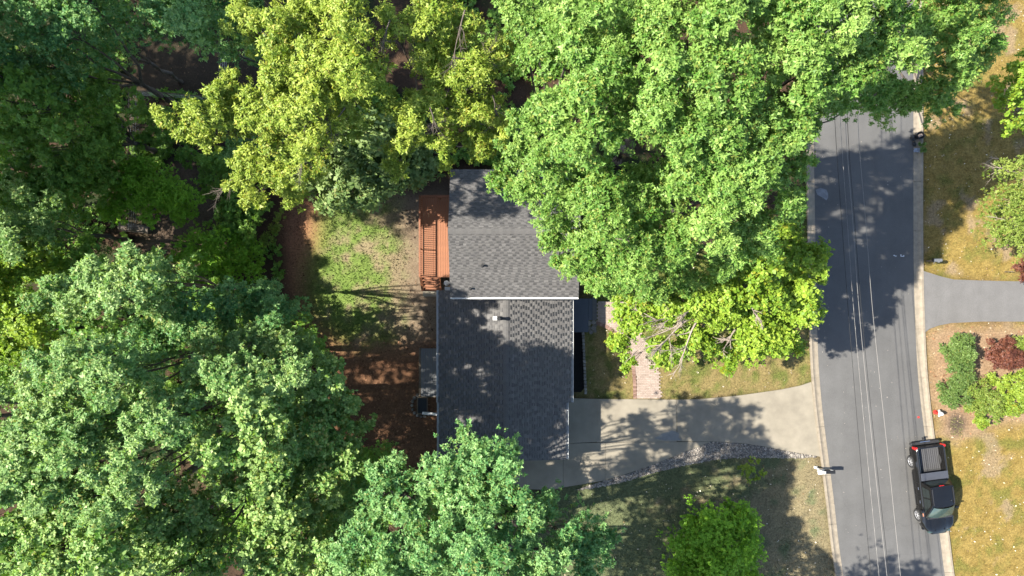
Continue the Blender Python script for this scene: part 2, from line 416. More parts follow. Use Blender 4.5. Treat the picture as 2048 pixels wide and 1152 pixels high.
def road_mesh():
    a = spline(LI, 8); b_ = spline(RI, 8); mb = MB(); k = 10
    V = []
    for p, q in zip(a, b_):
        for j in range(k+1):
            t = j/k; x = p[0]+(q[0]-p[0])*t; y = p[1]+(q[1]-p[1])*t
            v = P(x, y, 0); v.z = 0.045 + 0.05*(1-(2*t-1)**2); V.append(v)
    fs = [(i*(k+1)+j, (i+1)*(k+1)+j, (i+1)*(k+1)+j+1, i*(k+1)+j+1) for i in range(len(a)-1) for j in range(k)]
    mb.add(V, fs); return mb.mesh('road', smooth=True)
road = link('road', road_mesh(), M['asphalt'], kind='structure')

def kerb(outer, inner, sgn):
    root = thing('kerb', None, None, kind='structure')
    o = resample(spline(outer, 12), 7.0); n_ = len(o); inn = spline(inner, 12)
    inn = np.array(inn); per = 14
    for s0 in range(0, n_-1, per):
        e = min(s0+per, n_-1)
        seg = o[s0:e+1].copy()
        if len(seg) < 2: continue
        seg[-1] = seg[-1]*0.93 + seg[-2]*0.07
        dz = rnd.uniform(-0.006, 0.006); V = []; mb = MB()
        for p in seg:
            ix = np.interp(p[1], inn[:,1], inn[:,0])
            for t, z in ((0,-0.05),(0,0.13),(0.22,0.135),(0.42,0.085),(0.6,0.062),(1.0,0.056),(1.0,0.0)):
                v = P(p[0]+(ix-p[0])*t, p[1], 0); v.z = z + dz*(z > 0); V.append(v)
        k = 7
        fs = []
        for i in range(len(seg)-1):
            for j in range(k-1):
                f = (i*k+j, i*k+j+1, (i+1)*k+j+1, (i+1)*k+j)
                fs.append(f if sgn > 0 else f[::-1])
        fs.append(tuple(range(k))); fs.append(tuple(range(len(V)-k, len(V))))
        mb.add(V, fs).build('kerb_slab', M['kerb'], root)
kerb(LO, LI, 1); kerb(RO, RI, -1)

def sheet(name, pix, z, m, thick=0.06, kind='structure', parent=None, sub=0):
    bm = bmesh.new(); vs_ = [bm.verts.new(P(x, y, 0) + Vector((0,0,z))) for x, y in pix]
    f = bm.faces.new(vs_); f.normal_update()
    if f.normal.z < 0: f.normal_flip()
    ext = bmesh.ops.extrude_face_region(bm, geom=[f])
    for v in vs_: v.co.z -= thick
    bmesh.ops.delete(bm, geom=[f], context='FACES')
    bmesh.ops.triangulate(bm, faces=bm.faces[:])
    bmesh.ops.recalc_face_normals(bm, faces=bm.faces[:])
    me = bpy.data.meshes.new(name); bm.to_mesh(me); bm.free()
    return link(name, me, m, parent, kind)

sheet('asphalt_driveway', [(1842,541),(1858,546),(1880,553),(1905,559),(1960,561),(2048,563),(2500,566),(2500,640),(2048,643),(1960,643),(1900,646),(1875,651),(1858,657),(1849,664)], 0.10, M['asphalt_drive'], 0.12)
# concrete driveway in poured panels (joints are gaps)
DRV = [
 [(1128,796),(1193.9,797.5),(1193.9,883.4),(1128,886.4)],
 [(1194.2,797.6),(1352.4,799),(1353,883),(1194.2,884)],
 [(1352.8,799),(1400,798),(1480,790.5),(1560,779),(1600,771),(1622,763.5),(1626,800),(1633,860),(1640,913),(1600,906),(1560,899),(1520,891),(1480,886),(1440,883),(1354.5,882)],
 [(1126.9,886.9),(1210.6,884.6),(1210.6,960),(1126.9,974)],
 [(1211.0,884.6),(1310,883.7),(1420,883.3),(1380,899),(1300,931),(1250,948),(1211.0,959.5)],
 [(1020,925),(1126.5,890),(1126.5,975),(1100,979),(1060,978),(1020,976)],
]
drv = thing('driveway', None, None, kind='structure')
for p in DRV: sheet('concrete_slab', p, 0.07, M['concrete'], 0.10, None, drv)
# damp patch on the driveway and old marks on the road
wet = mat('damp_concrete', (0.19, 0.185, 0.165), 0.25, spec=0.45, var=0.15, scale=6)
sheet('damp_patch', [(1308,876),(1325,866),(1344,860),(1358,866),(1356,874),(1362,880),(1330,881)], 0.0735, wet, 0.003)
pale = mat('pale_patch', (0.19, 0.195, 0.21), 0.8, var=0.3, scale=4)
mk = MB()
pts = [(1630,380),(1640,376),(1652,380),(1657,392),(1652,401),(1645,396),(1634,390)]
mk.add([P(x, y, 0)+Vector((0,0,0.068)) for x, y in pts], [tuple(range(len(pts)))[::-1]])
tag(mk.build('road_patch', pale), 'pale crumpled patch on the shaded road near its wooded kerb', 'road patch')
mp_ = mat('survey_paint', (0.6,0.62,0.64), 0.8)
for grp, lb in ((((1785,510,3,2),(1787.5,511.5,4,1.5)), 'small white survey mark on the shaded road, nearer the cables'), (((1799,509,2,4),(1800.5,512,5,1.6),(1804.5,510.5,2,3)), 'small white survey mark on the shaded road, nearer the grey mailbox')):
  mk = MB()
  for k_, (x, y, w_, h) in enumerate(grp):
    mk.add([P(x+a, y+b_, 0)+Vector((0,0,0.1+0.001*k_)) for a, b_ in ((0,0),(w_,0),(w_,h),(0,h))], [(3,2,1,0)])
  tag(mk.build('paint_mark', mp_), lb, 'paint mark')
mk = MB(); mk.add([P(1835.5+2.6*math.cos(a), 834+2.2*math.sin(a), 0)+Vector((0,0,0.075)) for a in np.linspace(0, 2*math.pi, 9)[:-1]], [tuple(range(8))[::-1]])
tag(mk.build('paint_dot', M['red']), 'small red paint dot on the road across from the hydrant', 'paint mark')

# rock bed beside the driveway
def scatter_rocks(name, poly, n, r0, r1, m, parent=None, z=0.02):
    xs = [p[0] for p in poly]; ys = [p[1] for p in poly]
    X = rng.uniform(min(xs), max(xs), n*4); Y = rng.uniform(min(ys), max(ys), n*4)
    ok = np.nonzero(inpoly(X, Y, poly))[0][:n]
    base = np.array([(1,0,0),(-1,0,0),(0,1,0),(0,-1,0),(0,0,1),(.6,.6,.5),(-.6,.6,.45),(-.6,-.6,.5),(.6,-.6,.45)], float)
    fc = np.array([(0,5,8),(2,6,5),(1,7,6),(3,8,7),(4,5,6),(4,6,7),(4,7,8),(4,8,5),(0,2,5),(2,1,6),(1,3,7),(3,0,8)])
    m_ = len(ok); x = (X[ok]-1024)*H/F; y = (576-Y[ok])*H/F
    s = rng.uniform(r0, r1, (m_,1,1))*rng.uniform(0.65,1.3,(m_,1,3)); a = rng.uniform(0, 6.28, m_)
    v = base[None]*s*(1+rng.uniform(-.18,.18,(m_,9,3)))
    vx = v[...,0]*np.cos(a)[:,None]-v[...,1]*np.sin(a)[:,None]+x[:,None]; vy = v[...,0]*np.sin(a)[:,None]+v[...,1]*np.cos(a)[:,None]+y[:,None]
    V = np.stack([vx, vy, v[...,2]*0.8+z], -1).reshape(-1,3)
    Fa = (fc[None]+9*np.arange(m_)[:,None,None]).reshape(-1,3)
    return link(name, np_mesh(name, V, Fa, [('tint','FLOAT','FACE',np.repeat(rng.random(m_)**1.3, len(fc)))]), m, parent, 'stuff')
ROCK = [(1418,885),(1440,884),(1480,887),(1520,892),(1560,900),(1600,907),(1634,913),(1600,916),(1540,915),(1480,914),(1430,919),(1380,928),(1330,939),(1290,950),(1240,965),(1190,975),(1150,980),(1210,961),(1260,946),(1310,928),(1370,904)]
sheet('gravel_bed', ROCK, 0.03, mat('gravel_grit', (0.26,0.245,0.22), 0.95, var=0.35, scale=30), 0.05)
scatter_rocks('river_rocks', ROCK, 4200, 0.03, 0.075, M['rock'], z=0.035)

# ------------------------------------------------------------------ house
house = thing('house', 'split level house with grey shingle roofs and white gutters between the trees', 'house')
EAVE_U, RIDGE_U, EAVE_L, RIDGE_L = 4.7, 6.0, 2.45, 2.88

def shingles(name, o, u, v, Lu, Lv, parent, seed, up_u=None):
    """tabs laid in courses from the eave up: o = eave corner, u along the eave, v up the slope"""
    r = np.random.default_rng(seed); u = np.array(u.normalized()); v = np.array(v.normalized()); nrm = np.cross(u, v)
    if nrm[2] < 0: nrm = -nrm
    ex = 0.145; nrow = int(round(Lv/ex)); ex = Lv/nrow
    V = []; Fq = []; T = []
    O = np.array(o)
    for i in range(nrow):
        s = -r.uniform(0, 0.4); row_t = r.uniform(-0.03, 0.03); raised = i % 2
        while s < Lu:
            wd = r.uniform(0.15, 0.27); a, b_ = max(0, s), min(Lu, s+wd); s += wd; raised = not raised
            if b_ - a < 0.02: continue
            tt = 0.66 + row_t + r.normal(0, 0.09); b0 = len(V); v1 = (i+1)*ex+0.012
            v0 = max(-0.02, i*ex)
            if raised:          # laminated tab, one layer thicker
                z0 = 0.009
                for (uu, vv, zz) in ((a,v0-0.008,z0),(b_,v0-0.008,z0),(b_,v1,0.004),(a,v1,0.004),(a,v0-0.008,0),(b_,v0-0.008,0)):
                    V.append(O+u*uu+v*vv+nrm*zz)
                Fq += [(b0,b0+1,b0+2,b0+3),(b0+4,b0+5,b0+1,b0)]; T += [tt, tt*0.6]
            else:               # backer; the shadow line under the tabs is painted as its dark granule band
                vm = v0+ex*r.uniform(0.55, 0.68)
                for (vv, zz) in ((v0,0.006),(vm,0.005),(v1,0.003)):
                    V.append(O+u*a+v*vv+nrm*zz); V.append(O+u*b_+v*vv+nrm*zz)
                Fq += [(b0,b0+1,b0+3,b0+2),(b0+2,b0+3,b0+5,b0+4)]; T += [tt, max(0.05, 0.38+r.normal(0,.06))]
    me = np_mesh(name, np.array(V), np.array(Fq), [('tint','FLOAT','FACE',np.clip(np.array(T),0,1))])
    return link(name, me, M['roof'], parent, 'stuff')

def gable_roof(x0, x1, y0, y1, ze, zr, axis, seed, gut=(), xr=None):
    """x/y ranges of the eaves; axis = ridge direction; builds roof (slab) with shingles, ridge cap, gutters"""
    th = 0.14; mb = MB()
    if axis == 'x':
        ym = (y0+y1)/2 if xr is None else xr
        A = [Vector((x0,y0,ze)),Vector((x1,y0,ze)),Vector((x1,ym,zr)),Vector((x0,ym,zr)),Vector((x1,y1,ze)),Vector((x0,y1,ze))]
    else:
        xm = (x0+x1)/2 if xr is None else xr
        A = [Vector((x0,y1,ze)),Vector((x0,y0,ze)),Vector((xm,y0,zr)),Vector((xm,y1,zr)),Vector((x1,y0,ze)),Vector((x1,y1,ze))]
    D = Vector((0,0,-th)); V = A + [p+D for p in A]
    mb.add(V, [(0,1,2,3),(3,2,4,5),(9,8,7,6),(11,10,8,9),(0,6,7,1),(5,4,10,11),(1,7,8,2),(2,8,10,4),(0,3,9,6),(3,5,11,9)])
    rf = mb.build('roof', M['roof_base'], house)
    shingles('shingles', A[0], A[1]-A[0], A[3]-A[0], (A[1]-A[0]).length, (A[3]-A[0]).length-0.03, rf, seed)
    shingles('shingles', A[4], A[5]-A[4], A[2]-A[4], (A[5]-A[4]).length, (A[2]-A[4]).length-0.03, rf, seed+1)
    # ridge cap of overlapping pieces
    cap = MB(); a, b_ = A[3], A[2]; L = (b_-a).length; d = (b_-a)/L; n = int(L/0.2)
    sl = (A[0]-A[3]); sl.normalize(); sr = (A[5]-A[3]); sr.normalize()
    for i in range(n):
        p = a+d*(i*L/n); q = a+d*((i+1)*L/n+0.02)
        z0 = Vector((0,0,0.045)); z1 = Vector((0,0,0.026))
        cap.add([p+z0, q+z1, q+z1+sl*0.15, p+z0+sl*0.15, q+z1+sr*0.15, p+z0+sr*0.15], [(0,1,2,3),(1,0,5,4)], 0.66+rnd.uniform(-.08,.08))
    cap.build('ridge_cap', M['roof'], rf, attr=True)
    for side in gut:
        g = MB()
        if side in 'WE':
            x = x0 if side == 'W' else x1; s = -1 if side == 'W' else 1
            xa, xb = sorted((x, x+s*0.11))
            g.box(xa, xb, y0, y1, ze-0.17, ze-0.15); lip = (x+s*0.10, x+s*0.118); g.box(min(lip), max(lip), y0, y1, ze-0.15, ze-0.03)
            for y in np.arange(y0+0.3, y1, 0.62): g.box(xa+0.004, xb-0.012, y, y+0.03, ze-0.06, ze-0.025)
        else:
            y = y0 if side == 'S' else y1; s = -1 if side == 'S' else 1
            ya, yb = sorted((y, y+s*0.10)); g.box(x0, x1, ya, yb, ze-0.17, ze-0.15)
            lip = (y+s*0.04, y+s*0.11); g.box(x0, x1, min(lip), max(lip), ze-0.15, ze-0.035)
        g.build('gutter', M['white'], rf)
    return rf, A
M['roof_base'] = mat('roof_felt', (0.05,0.05,0.05), 0.9)
ULX, URX = P(900.5,470,EAVE_U).x, P(1157,590,EAVE_U).x
USY, UNY = P(1000,594,EAVE_U).y, P(1000,339,EAVE_U).y
LLX, LRX = P(877,700,EAVE_L).x, P(1143,700,EAVE_L).x
GRX = P(1133,860,EAVE_L).x
LSY = P(1100,919,EAVE_L).y; LMY = P(1140,805,EAVE_L).y; LLY = P(880,656,EAVE_L).y
XM = P(1012,700,RIDGE_L).x
rf, A = gable_roof(ULX, URX, USY, UNY, EAVE_U, RIDGE_U, 'x', 100, 'S')
LNY = USY + 0.35
rf2, A2 = gable_roof(LLX, LRX, LMY, LNY, EAVE_L, RIDGE_L, 'y', 200, 'WE', XM)
rf3, A3 = gable_roof(LLX+0.03, GRX, LSY, LMY+0.25, EAVE_L-0.05+0.05, RIDGE_L-0.05, 'y', 300, 'WE', XM)
# walls
def gable_walls(x0, x1, y0, y1, zt, zr, axis, mid):
    mb = MB(); mb.box(x0, x1, y0, y1, -0.1, zt)
    wl = mb.build('wall', M['siding'], house)
    for e in ((x0+0.004, x1-0.004) if axis == 'x' else (y0+0.004, y1-0.004)):
        pts = [(e,y0,zt),(e,y1,zt),(e,mid,zr)] if axis == 'x' else [(x0,e,zt),(x1,e,zt),(mid,e,zr)]
        MB().add(pts, [(0,1,2)]).build('gable', M['siding'], wl)
    return wl
gable_walls(ULX+0.3, URX-0.3, USY+0.35, UNY-0.35, EAVE_U-0.02, RIDGE_U-0.2, 'x', (USY+UNY)/2)
gable_walls(LLX+0.35, LRX-0.4, LMY, LNY+0.2, EAVE_L-0.02, RIDGE_L-0.2, 'y', XM)
gable_walls(LLX+0.36, GRX-0.35, LSY+0.3, LMY-0.003, EAVE_L-0.02, RIDGE_L-0.25, 'y', XM)
def window(x, y, z, wd, h, nx, ny):
    """frame standing proud of a wall whose outward normal is (nx, ny)"""
    q = Matrix.Translation((x, y, z)) @ Matrix.Rotation(math.atan2(ny, nx), 4, 'Z')
    f = MB()
    for a, b_, c, d in ((-wd/2,wd/2,-h/2,-h/2+0.07),(-wd/2,wd/2,h/2-0.07,h/2),(-wd/2,-wd/2+0.07,-h/2+0.07,h/2-0.07),(wd/2-0.07,wd/2,-h/2+0.07,h/2-0.07),(-wd/2+0.07,wd/2-0.07,-0.02,0.02)):
        f.box(-0.01, 0.04, a, b_, c, d, q)
    fo = f.build('window', M['white'], house)
    MB().box(0.002, 0.012, -wd/2+0.07, wd/2-0.07, -h/2+0.07, h/2-0.07, q).build('pane', M['glass'], fo)
wxr = URX-0.3; wxl = ULX+0.3
for y in (1.2, 3.0, 4.8):
    window(wxr, y, 3.4, 1.1, 1.2, 1, 0)
window(wxl, 4.4, 3.2, 1.2, 1.1, -1, 0)
for x in (-1.8, 0.4, 2.4): window(x, UNY-0.35, 3.4, 1.0, 1.2, 0, 1)
window(LRX-0.4, -3.6, 1.4, 1.8, 1.2, 1, 0); window(LLX+0.35, -6.8, 1.5, 1.0, 0.9, -1, 0)
# garage door, front door, sliding door to the deck
gd = MB(); gx1 = GRX-0.35
for k in range(4): gd.box(gx1+0.002, gx1+0.04, -9.2, -6.9, 0.08+k*0.53, 0.08+k*0.53+0.51)
gd.build('garage_door', M['white'], house)
fd = MB(); fd.box(LRX-0.4, LRX-0.35, -1.9, -0.95, 0.2, 2.2); fdo = fd.build('front_door', M['deck_rail'], house)
MB().box(LRX-0.35, LRX-0.30, -1.85, -1.8, 1.1, 1.2).build('handle', M['steel'], fdo)
# vent pipes
for (px, py, z, r_, hh) in ((965,531,5.35,0.05,0.24),(941,577,4.9,0.045,0.2),(997.5,637,3.2,0.085,0.28)):
    v = P(px, py, z); mb = MB(); mb.lathe([(r_,z-0.3),(r_,z+hh-0.06),(r_*1.25,z+hh-0.06),(r_*1.25,z+hh),(r_*0.7,z+hh)], 12, Matrix.Translation((v.x, v.y, 0)))
    vp = mb.build('vent_pipe', M['black_plastic'], house, smooth=False)
    if r_ > .08: MB().box(v.x-0.33, v.x-0.09, v.y-0.10, v.y+0.12, z-0.12, z-0.035).build('flashing', M['white'], vp, bevel=0.01)
    else: MB().lathe([(r_*2.4,z-0.05),(r_*1.2,z+0.05),(r_*1.05,z+0.06)], 12, Matrix.Translation((v.x-0.02, v.y, 0))).build('flashing', M['roof_base'], vp)
# downspout lying out from the west wall
a = P(880,829,0.35); b_ = P(845,826,0.12)
MB().bar(a, b_, 0.16, 0.11).build('downspout', M['white'], house, bevel=0.015)
# vent hood by the deck stairs
a = P(893,566,0.9)
MB().lathe([(0.13,0),(0.16,0.05),(0.16,0.16),(0.08,0.22)], 14, Matrix.Translation((a.x, a.y, 0.75))).box(a.x-0.1, a.x+0.3, a.y-0.07, a.y+0.07, 0.8, 0.88).build('vent_hood', M['white'], house)

# ------------------------------------------------------------------ cedar deck
DZ = 0.95
deck = thing('deck', 'orange stained cedar deck with railing and stairs along the house', 'deck', P(868,470,0))
dl = deck.location
def loc(p): return Vector(p) - Vector(dl)
dx0, dx1 = P(841,0,DZ).x, ULX+0.3
dyn, dys = P(0,394,DZ).y, P(0,553,DZ).y
bw = 0.142; nb = int((dx1-dx0-0.1)/bw)
bmesh_board = MB().box(0, bw-0.012, dys, dyn-0.02, DZ-0.03, DZ).mesh('board')
bmesh_board.materials.append(M['deck'])
for i in range(nb):
    o = bpy.data.objects.new('board', bmesh_board); C.objects.link(o); o.parent = deck
    o.location = loc((dx0+0.06+i*bw, rnd.uniform(-0.006,0.006), rnd.uniform(-0.003,0.003)))
def dbox(name, x0, x1, y0, y1, z0, z1, m='deck_rail', parent=None):
    mb = MB(); mb.box(x0-dl.x, x1-dl.x, y0-dl.y, y1-dl.y, z0-dl.z, z1-dl.z)
    return mb.build(name, M[m], parent or deck, bevel=0.006)
RZ = DZ+0.95
# rim joists, posts
dbox('rim_joist', dx0, dx0+0.045, dys, dyn, DZ-0.26, DZ-0.035); dbox('rim_joist', dx0+0.046, dx1, dyn-0.04, dyn, DZ-0.26, DZ-0.035)
dbox('rim_joist', dx0+0.046, dx1, dys-0.045, dys-0.004, DZ-0.26, DZ-0.002)
ys_posts = np.linspace(dys+0.05, dyn-0.05, 4)
for y in ys_posts: dbox('post', dx0+0.048, dx0+0.118, y-0.03, y+0.03, 0.0, RZ-0.02)
for x in (dx0+1.15, dx1-0.12): dbox('post', x-0.045, x+0.045, dyn-0.14, dyn-0.05, 0.0, RZ-0.02)
dbox('top_rail', dx0+0.03, dx0+0.125, dys-0.02, dyn, RZ-0.018, RZ+0.02); dbox('top_rail', dx0+0.163, dx1, dyn-0.16, dyn-0.01, RZ-0.018, RZ+0.02)
dbox('bottom_rail', dx0+0.06, dx0+0.10, dys+0.1, dyn-0.1, DZ+0.08, DZ+0.14)
bal = MB().box(-0.018, 0.018, -0.018, 0.018, DZ+0.141, RZ-0.02).mesh('baluster'); bal.materials.append(M['deck_rail'])
for y in np.arange(dys+0.16, dyn-0.15, 0.125):
    if min(abs(y-ys_posts)) < 0.07: continue
    o = bpy.data.objects.new('baluster', bal); C.objects.link(o); o.parent = deck; o.location = loc((dx0+0.08, y, 0))
for x in np.arange(dx0+0.3, dx1-0.1, 0.125):
    o = bpy.data.objects.new('baluster', bal); C.objects.link(o); o.parent = deck; o.location = loc((x, dyn-0.09, 0))
# stairs, going down to the south
sx0, sx1 = dx0+0.10, P(880,0,0.6).x
for k in range(4):
    z = DZ-0.19*(k+1); y1 = dys-0.05-0.2*k*1.0
    dbox('stair_tread', sx0, sx1, y1-0.20, y1-0.012, z-0.035, z, 'deck')
    dbox('stair_riser', sx0+0.02, sx1-0.02, y1-0.010, y1+0.010, z-0.13, z+0.10)
yb = dys-0.05-0.8
for x in (sx0-0.045, sx1+0.004):
    mb = MB(); V = [loc(Vector((x+a, y, z))) for a in (0, 0.04) for y, z in ((dys-0.05,DZ-0.03),(yb-0.02,0.16),(yb-0.02,0.0),(dys-0.05,0.45))]
    mb.add(V, [(0,1,2,3),(7,6,5,4),(0,4,5,1),(1,5,6,2),(2,6,7,3),(3,7,4,0)]).build('stringer', M['deck_rail'], deck)
MBr = MB(); MBr.bar(loc((sx0+0.02, dys-0.02, RZ-0.03)), loc((sx0+0.02, yb, 0.98)), 0.13, 0.035); MBr.build('stair_rail', M['deck_rail'], deck)
dbox('post', sx0-0.03, sx0+0.06, yb-0.02, yb+0.07, 0.0, 1.0)
for k in range(5):
    y = dys-0.15-0.15*k; zt = RZ-0.05-(dys-y)*1.05
    dbox('baluster', sx0+0.0, sx0+0.03, y-0.015, y+0.015, 0.25, zt)
sheet('stair_pad', [(846,581),(878,581),(878,593),(846,593)], 0.06, M['pad'], 0.08)

# ------------------------------------------------------------------ west side: grey platform, window well
pf = thing('platform', 'low grey board platform against the west wall of the house', 'platform', P(860,745,0))
pz = 0.35; x0, x1 = P(842,0,pz).x, LLX+0.34; y0, y1 = P(0,793,pz).y, P(0,697,pz).y
me = MB().box(0, 0.128, y0, y1, pz-0.03, pz).mesh('board'); me.materials.append(M['greydeck'])
n = int((x1-x0)/0.14)
for i in range(n+1):
    o = bpy.data.objects.new('board', me); C.objects.link(o); o.parent = pf
    o.location = Vector((x0+i*0.14, rnd.uniform(-.004,.004), rnd.uniform(-.002,.002))) - pf.location
q = pf.location
MB().box(x0-0.14-q.x, x0-0.012-q.x, y0-q.y, y1+0.02-q.y, 0, pz-0.07).build('beam', M['wood'], pf, bevel=0.01)
MB().box(x0-0.11-q.x, x0-0.03-q.x, y1-0.1-q.y, y1-0.0-q.y, pz-0.069, pz+0.05).build('post', M['wood'], pf)
MB().box(x0-0.0-q.x, x1-q.x, y0-0.05-q.y, y0-0.01-q.y, 0, pz-0.02).build('beam', M['wood'], pf)
ww = thing('window_well', 'dark window well ringed with pale stones beside the grey platform', 'window well', P(846,810,0))
q = ww.location
mb = MB()
c = P(847,810,0)-q
for a, b_, cc_, d in ((-0.36,-0.30,-0.55,0.5),(0.24,0.30,-0.55,0.5),(-0.30,0.24,0.44,0.5),(-0.30,0.24,-0.55,-0.49)): mb.box(a, b_, cc_, d, -0.02, 0.1)
mb.build('frame', M['wood'], ww)
MB().box(-0.29, 0.23, -0.485, 0.435, -0.01, 0.045).build('dark_panel', mat('well_dark', (0.02,0.025,0.03), 0.5), ww)  # solid dark panel filling the frame
ring = []
for i in range(13):
    a = math.pi*0.30 + i*(math.pi*1.4)/12
    x, y = -0.05+0.62*math.cos(a), -0.02+0.68*math.sin(a)
    s = rnd.uniform(0.09, 0.14); mb = MB()
    V = [Vector((x+s*rnd.uniform(.8,1.15)*math.cos(t), y+s*rnd.uniform(.8,1.15)*math.sin(t), 0)) for t in np.linspace(0, 6.28, 8)[:-1]]
    T = [Vector((x+(v.x-x)*0.75, y+(v.y-y)*0.75, rnd.uniform(0.08,0.13))) for v in V]
    mb.add(V+T, [tuple(range(7,14))]+[(j,(j+1)%7,7+(j+1)%7,7+j) for j in range(7)], rnd.random()); mb.build('stone', M['stone'], ww, attr=True)

# ------------------------------------------------------------------ front: porch, pavers, beds
porch = thing('porch', 'dark blue grey porch slab in the shade of the house front', 'porch', P(1166,632,0))
q = porch.location
def pbox(name, px0, px1, py0, py1, z0, z1, m):
    a, b_ = P(px0,py1,0)-q, P(px1,py0,0)-q
    return MB().box(a.x, b_.x, a.y, b_.y, z0, z1).build(name, m, porch, bevel=0.01)
pbox('slab', 1138, 1176, 597, 664, 0, 0.22, M['porch']); pbox('step', 1176.3, 1184, 597, 640, 0, 0.2, M['porch']); pbox('step', 1184.3, 1193, 594, 640, 0, 0.12, mat('porch_step', (0.12,0.115,0.11), 0.85))
path = thing('paver_path', 'curved pinkish paver path from the porch to the driveway', 'path', P(1240,680,0))
q = path.location
PATH_R = spline([(1262,604),(1262,640),(1285,672),(1308,705),(1318,745),(1322,797)], 6)
PATH_L = spline([(1196,648),(1222,660),(1246,684),(1262,712),(1270,750),(1272,798)], 6)
PATH = [(1194,604)] + [tuple(p) for p in PATH_R] + [tuple(p) for p in PATH_L[::-1]] + [(1194,640)]
mb = MB()
for i in range(40):
    for j in range(80):
        x = 5.0 + i*0.205 + (0.1 if j % 2 else 0); y = -0.7 - j*0.105
        px, py = 1024+(x+0.1)*F/H, 576-(y+0.05)*F/H
        if inpoly(np.array([px]), np.array([py]), PATH)[0]:
            h = 0.05+rnd.uniform(-.003,.003); mb.box(x-q.x, x+0.195-q.x, y-q.y, y+0.096-q.y, 0, h, None, min(1,max(0,rnd.gauss(.5,.25))), True)
mb.build('paving', M['paver'], path, kind='stuff', attr=True)
edge = resample(spline([(1193,645),(1220,658),(1245,683),(1261,712),(1268,750),(1270,799)], 8), 4.2)
for i in range(len(edge)-1):
    a, b_ = P(edge[i][0],edge[i][1],0)-q, P(edge[i+1][0],edge[i+1][1],0)-q
    d = (b_-a); d.z = 0; d.normalize(); nn = Vector((-d.y, d.x, 0))
    b2 = b_ - d*0.012; hw = 0.10
    V = [a-nn*hw, b2-nn*hw, b2+nn*hw, a+nn*hw]; z = Vector((0,0,0.075+rnd.uniform(-.006,.006)))
    mb = MB(); mb.add([v+Vector((0,0,-a.z)) for v in V]+[v+z for v in V], [(4,5,6,7),(0,1,5,4),(1,2,6,5),(2,3,7,6),(3,0,4,7)], rnd.random())
    mb.build('brick', M['brick'], path, attr=True)
flag = thing('flagstone_patch', 'small patch of grey flagstones at the corner of the porch', 'paving', P(1183,652,0))
for (px, py, r_) in ((1177,646,6),(1187,645,5),(1177,657,6),(1187,656,5.5),(1182,664,4.5),(1191,650,3.5),(1190,662,3.5)):
    c = P(px, py, 0)-flag.location; s = r_*H/F; mb = MB()
    V = [Vector((c.x+s*rnd.uniform(.8,1.1)*math.cos(t), c.y+s*rnd.uniform(.8,1.1)*math.sin(t), 0)) for t in np.linspace(0, 6.28, 8)[:-1]]
    mb.add(V+[v+Vector((0,0,0.07)) for v in V], [tuple(range(7,14))]+[(j,(j+1)%7,7+(j+1)%7,7+j) for j in range(7)], rnd.random()).build('stone', M['stone'], flag, attr=True)
sheet('mulch_bed', [(1138,665),(1163,665),(1166,700),(1167,750),(1168,776),(1162,784),(1138,784)], 0.06, M['black_mulch'], 0.06)
edg = thing('bed_edging', 'row of pale edging stones along the black mulch bed', 'edging stones', P(1167,725,0))
for k in range(18):
    t = k/17; px = 1166+5*t; py = 667+ 118*t; c = P(px, py, 0)-edg.location; a = rnd.uniform(-.2,.2)
    mb = MB(); mb.box(-0.075, 0.075, -0.088, 0.088, 0, 0.12+rnd.uniform(-.02,.02), Matrix.Translation(c) @ Matrix.Rotation(a, 4, 'Z'), rnd.uniform(.35,1))
    mb.build('stone', M['stone'], edg, attr=True, bevel=0.015)

# ------------------------------------------------------------------ trees
LEAF = {
 'far':    leaf_mat('leaf_far',    (0.060,0.135,0.018), (0.150,0.250,0.040)),
 'oak':    leaf_mat('leaf_oak',    (0.060,0.148,0.018), (0.245,0.350,0.085)),
 'yellow': leaf_mat('leaf_yellow', (0.105,0.170,0.014), (0.320,0.370,0.065)),
 'maple':  leaf_mat('leaf_maple',  (0.095,0.180,0.014), (0.265,0.350,0.042)),
 'wood':   leaf_mat('leaf_wood',   (0.062,0.158,0.034), (0.290,0.385,0.138)),
 'bright': leaf_mat('leaf_bright', (0.070,0.165,0.028), (0.300,0.390,0.130)),
 'teal':   leaf_mat('leaf_teal',   (0.045,0.148,0.040), (0.225,0.345,0.118)),
 'shade':  leaf_mat('leaf_shade',  (0.078,0.170,0.024), (0.195,0.315,0.055)),
 'broad':  leaf_mat('leaf_broad',  (0.080,0.140,0.038), (0.225,0.290,0.105)),
 'fern':   leaf_mat('leaf_fern',   (0.100,0.230,0.012), (0.220,0.380,0.035)),
 'shrub':  leaf_mat('leaf_shrub',  (0.055,0.105,0.022), (0.150,0.215,0.060)),
 'cover':  leaf_mat('leaf_cover',  (0.085,0.140,0.020), (0.215,0.260,0.055)),
 'red':    leaf_mat('leaf_red',    (0.065,0.022,0.018), (0.170,0.065,0.035)),
 'lime':   leaf_mat('leaf_lime',   (0.110,0.180,0.020), (0.230,0.290,0.040)),
}
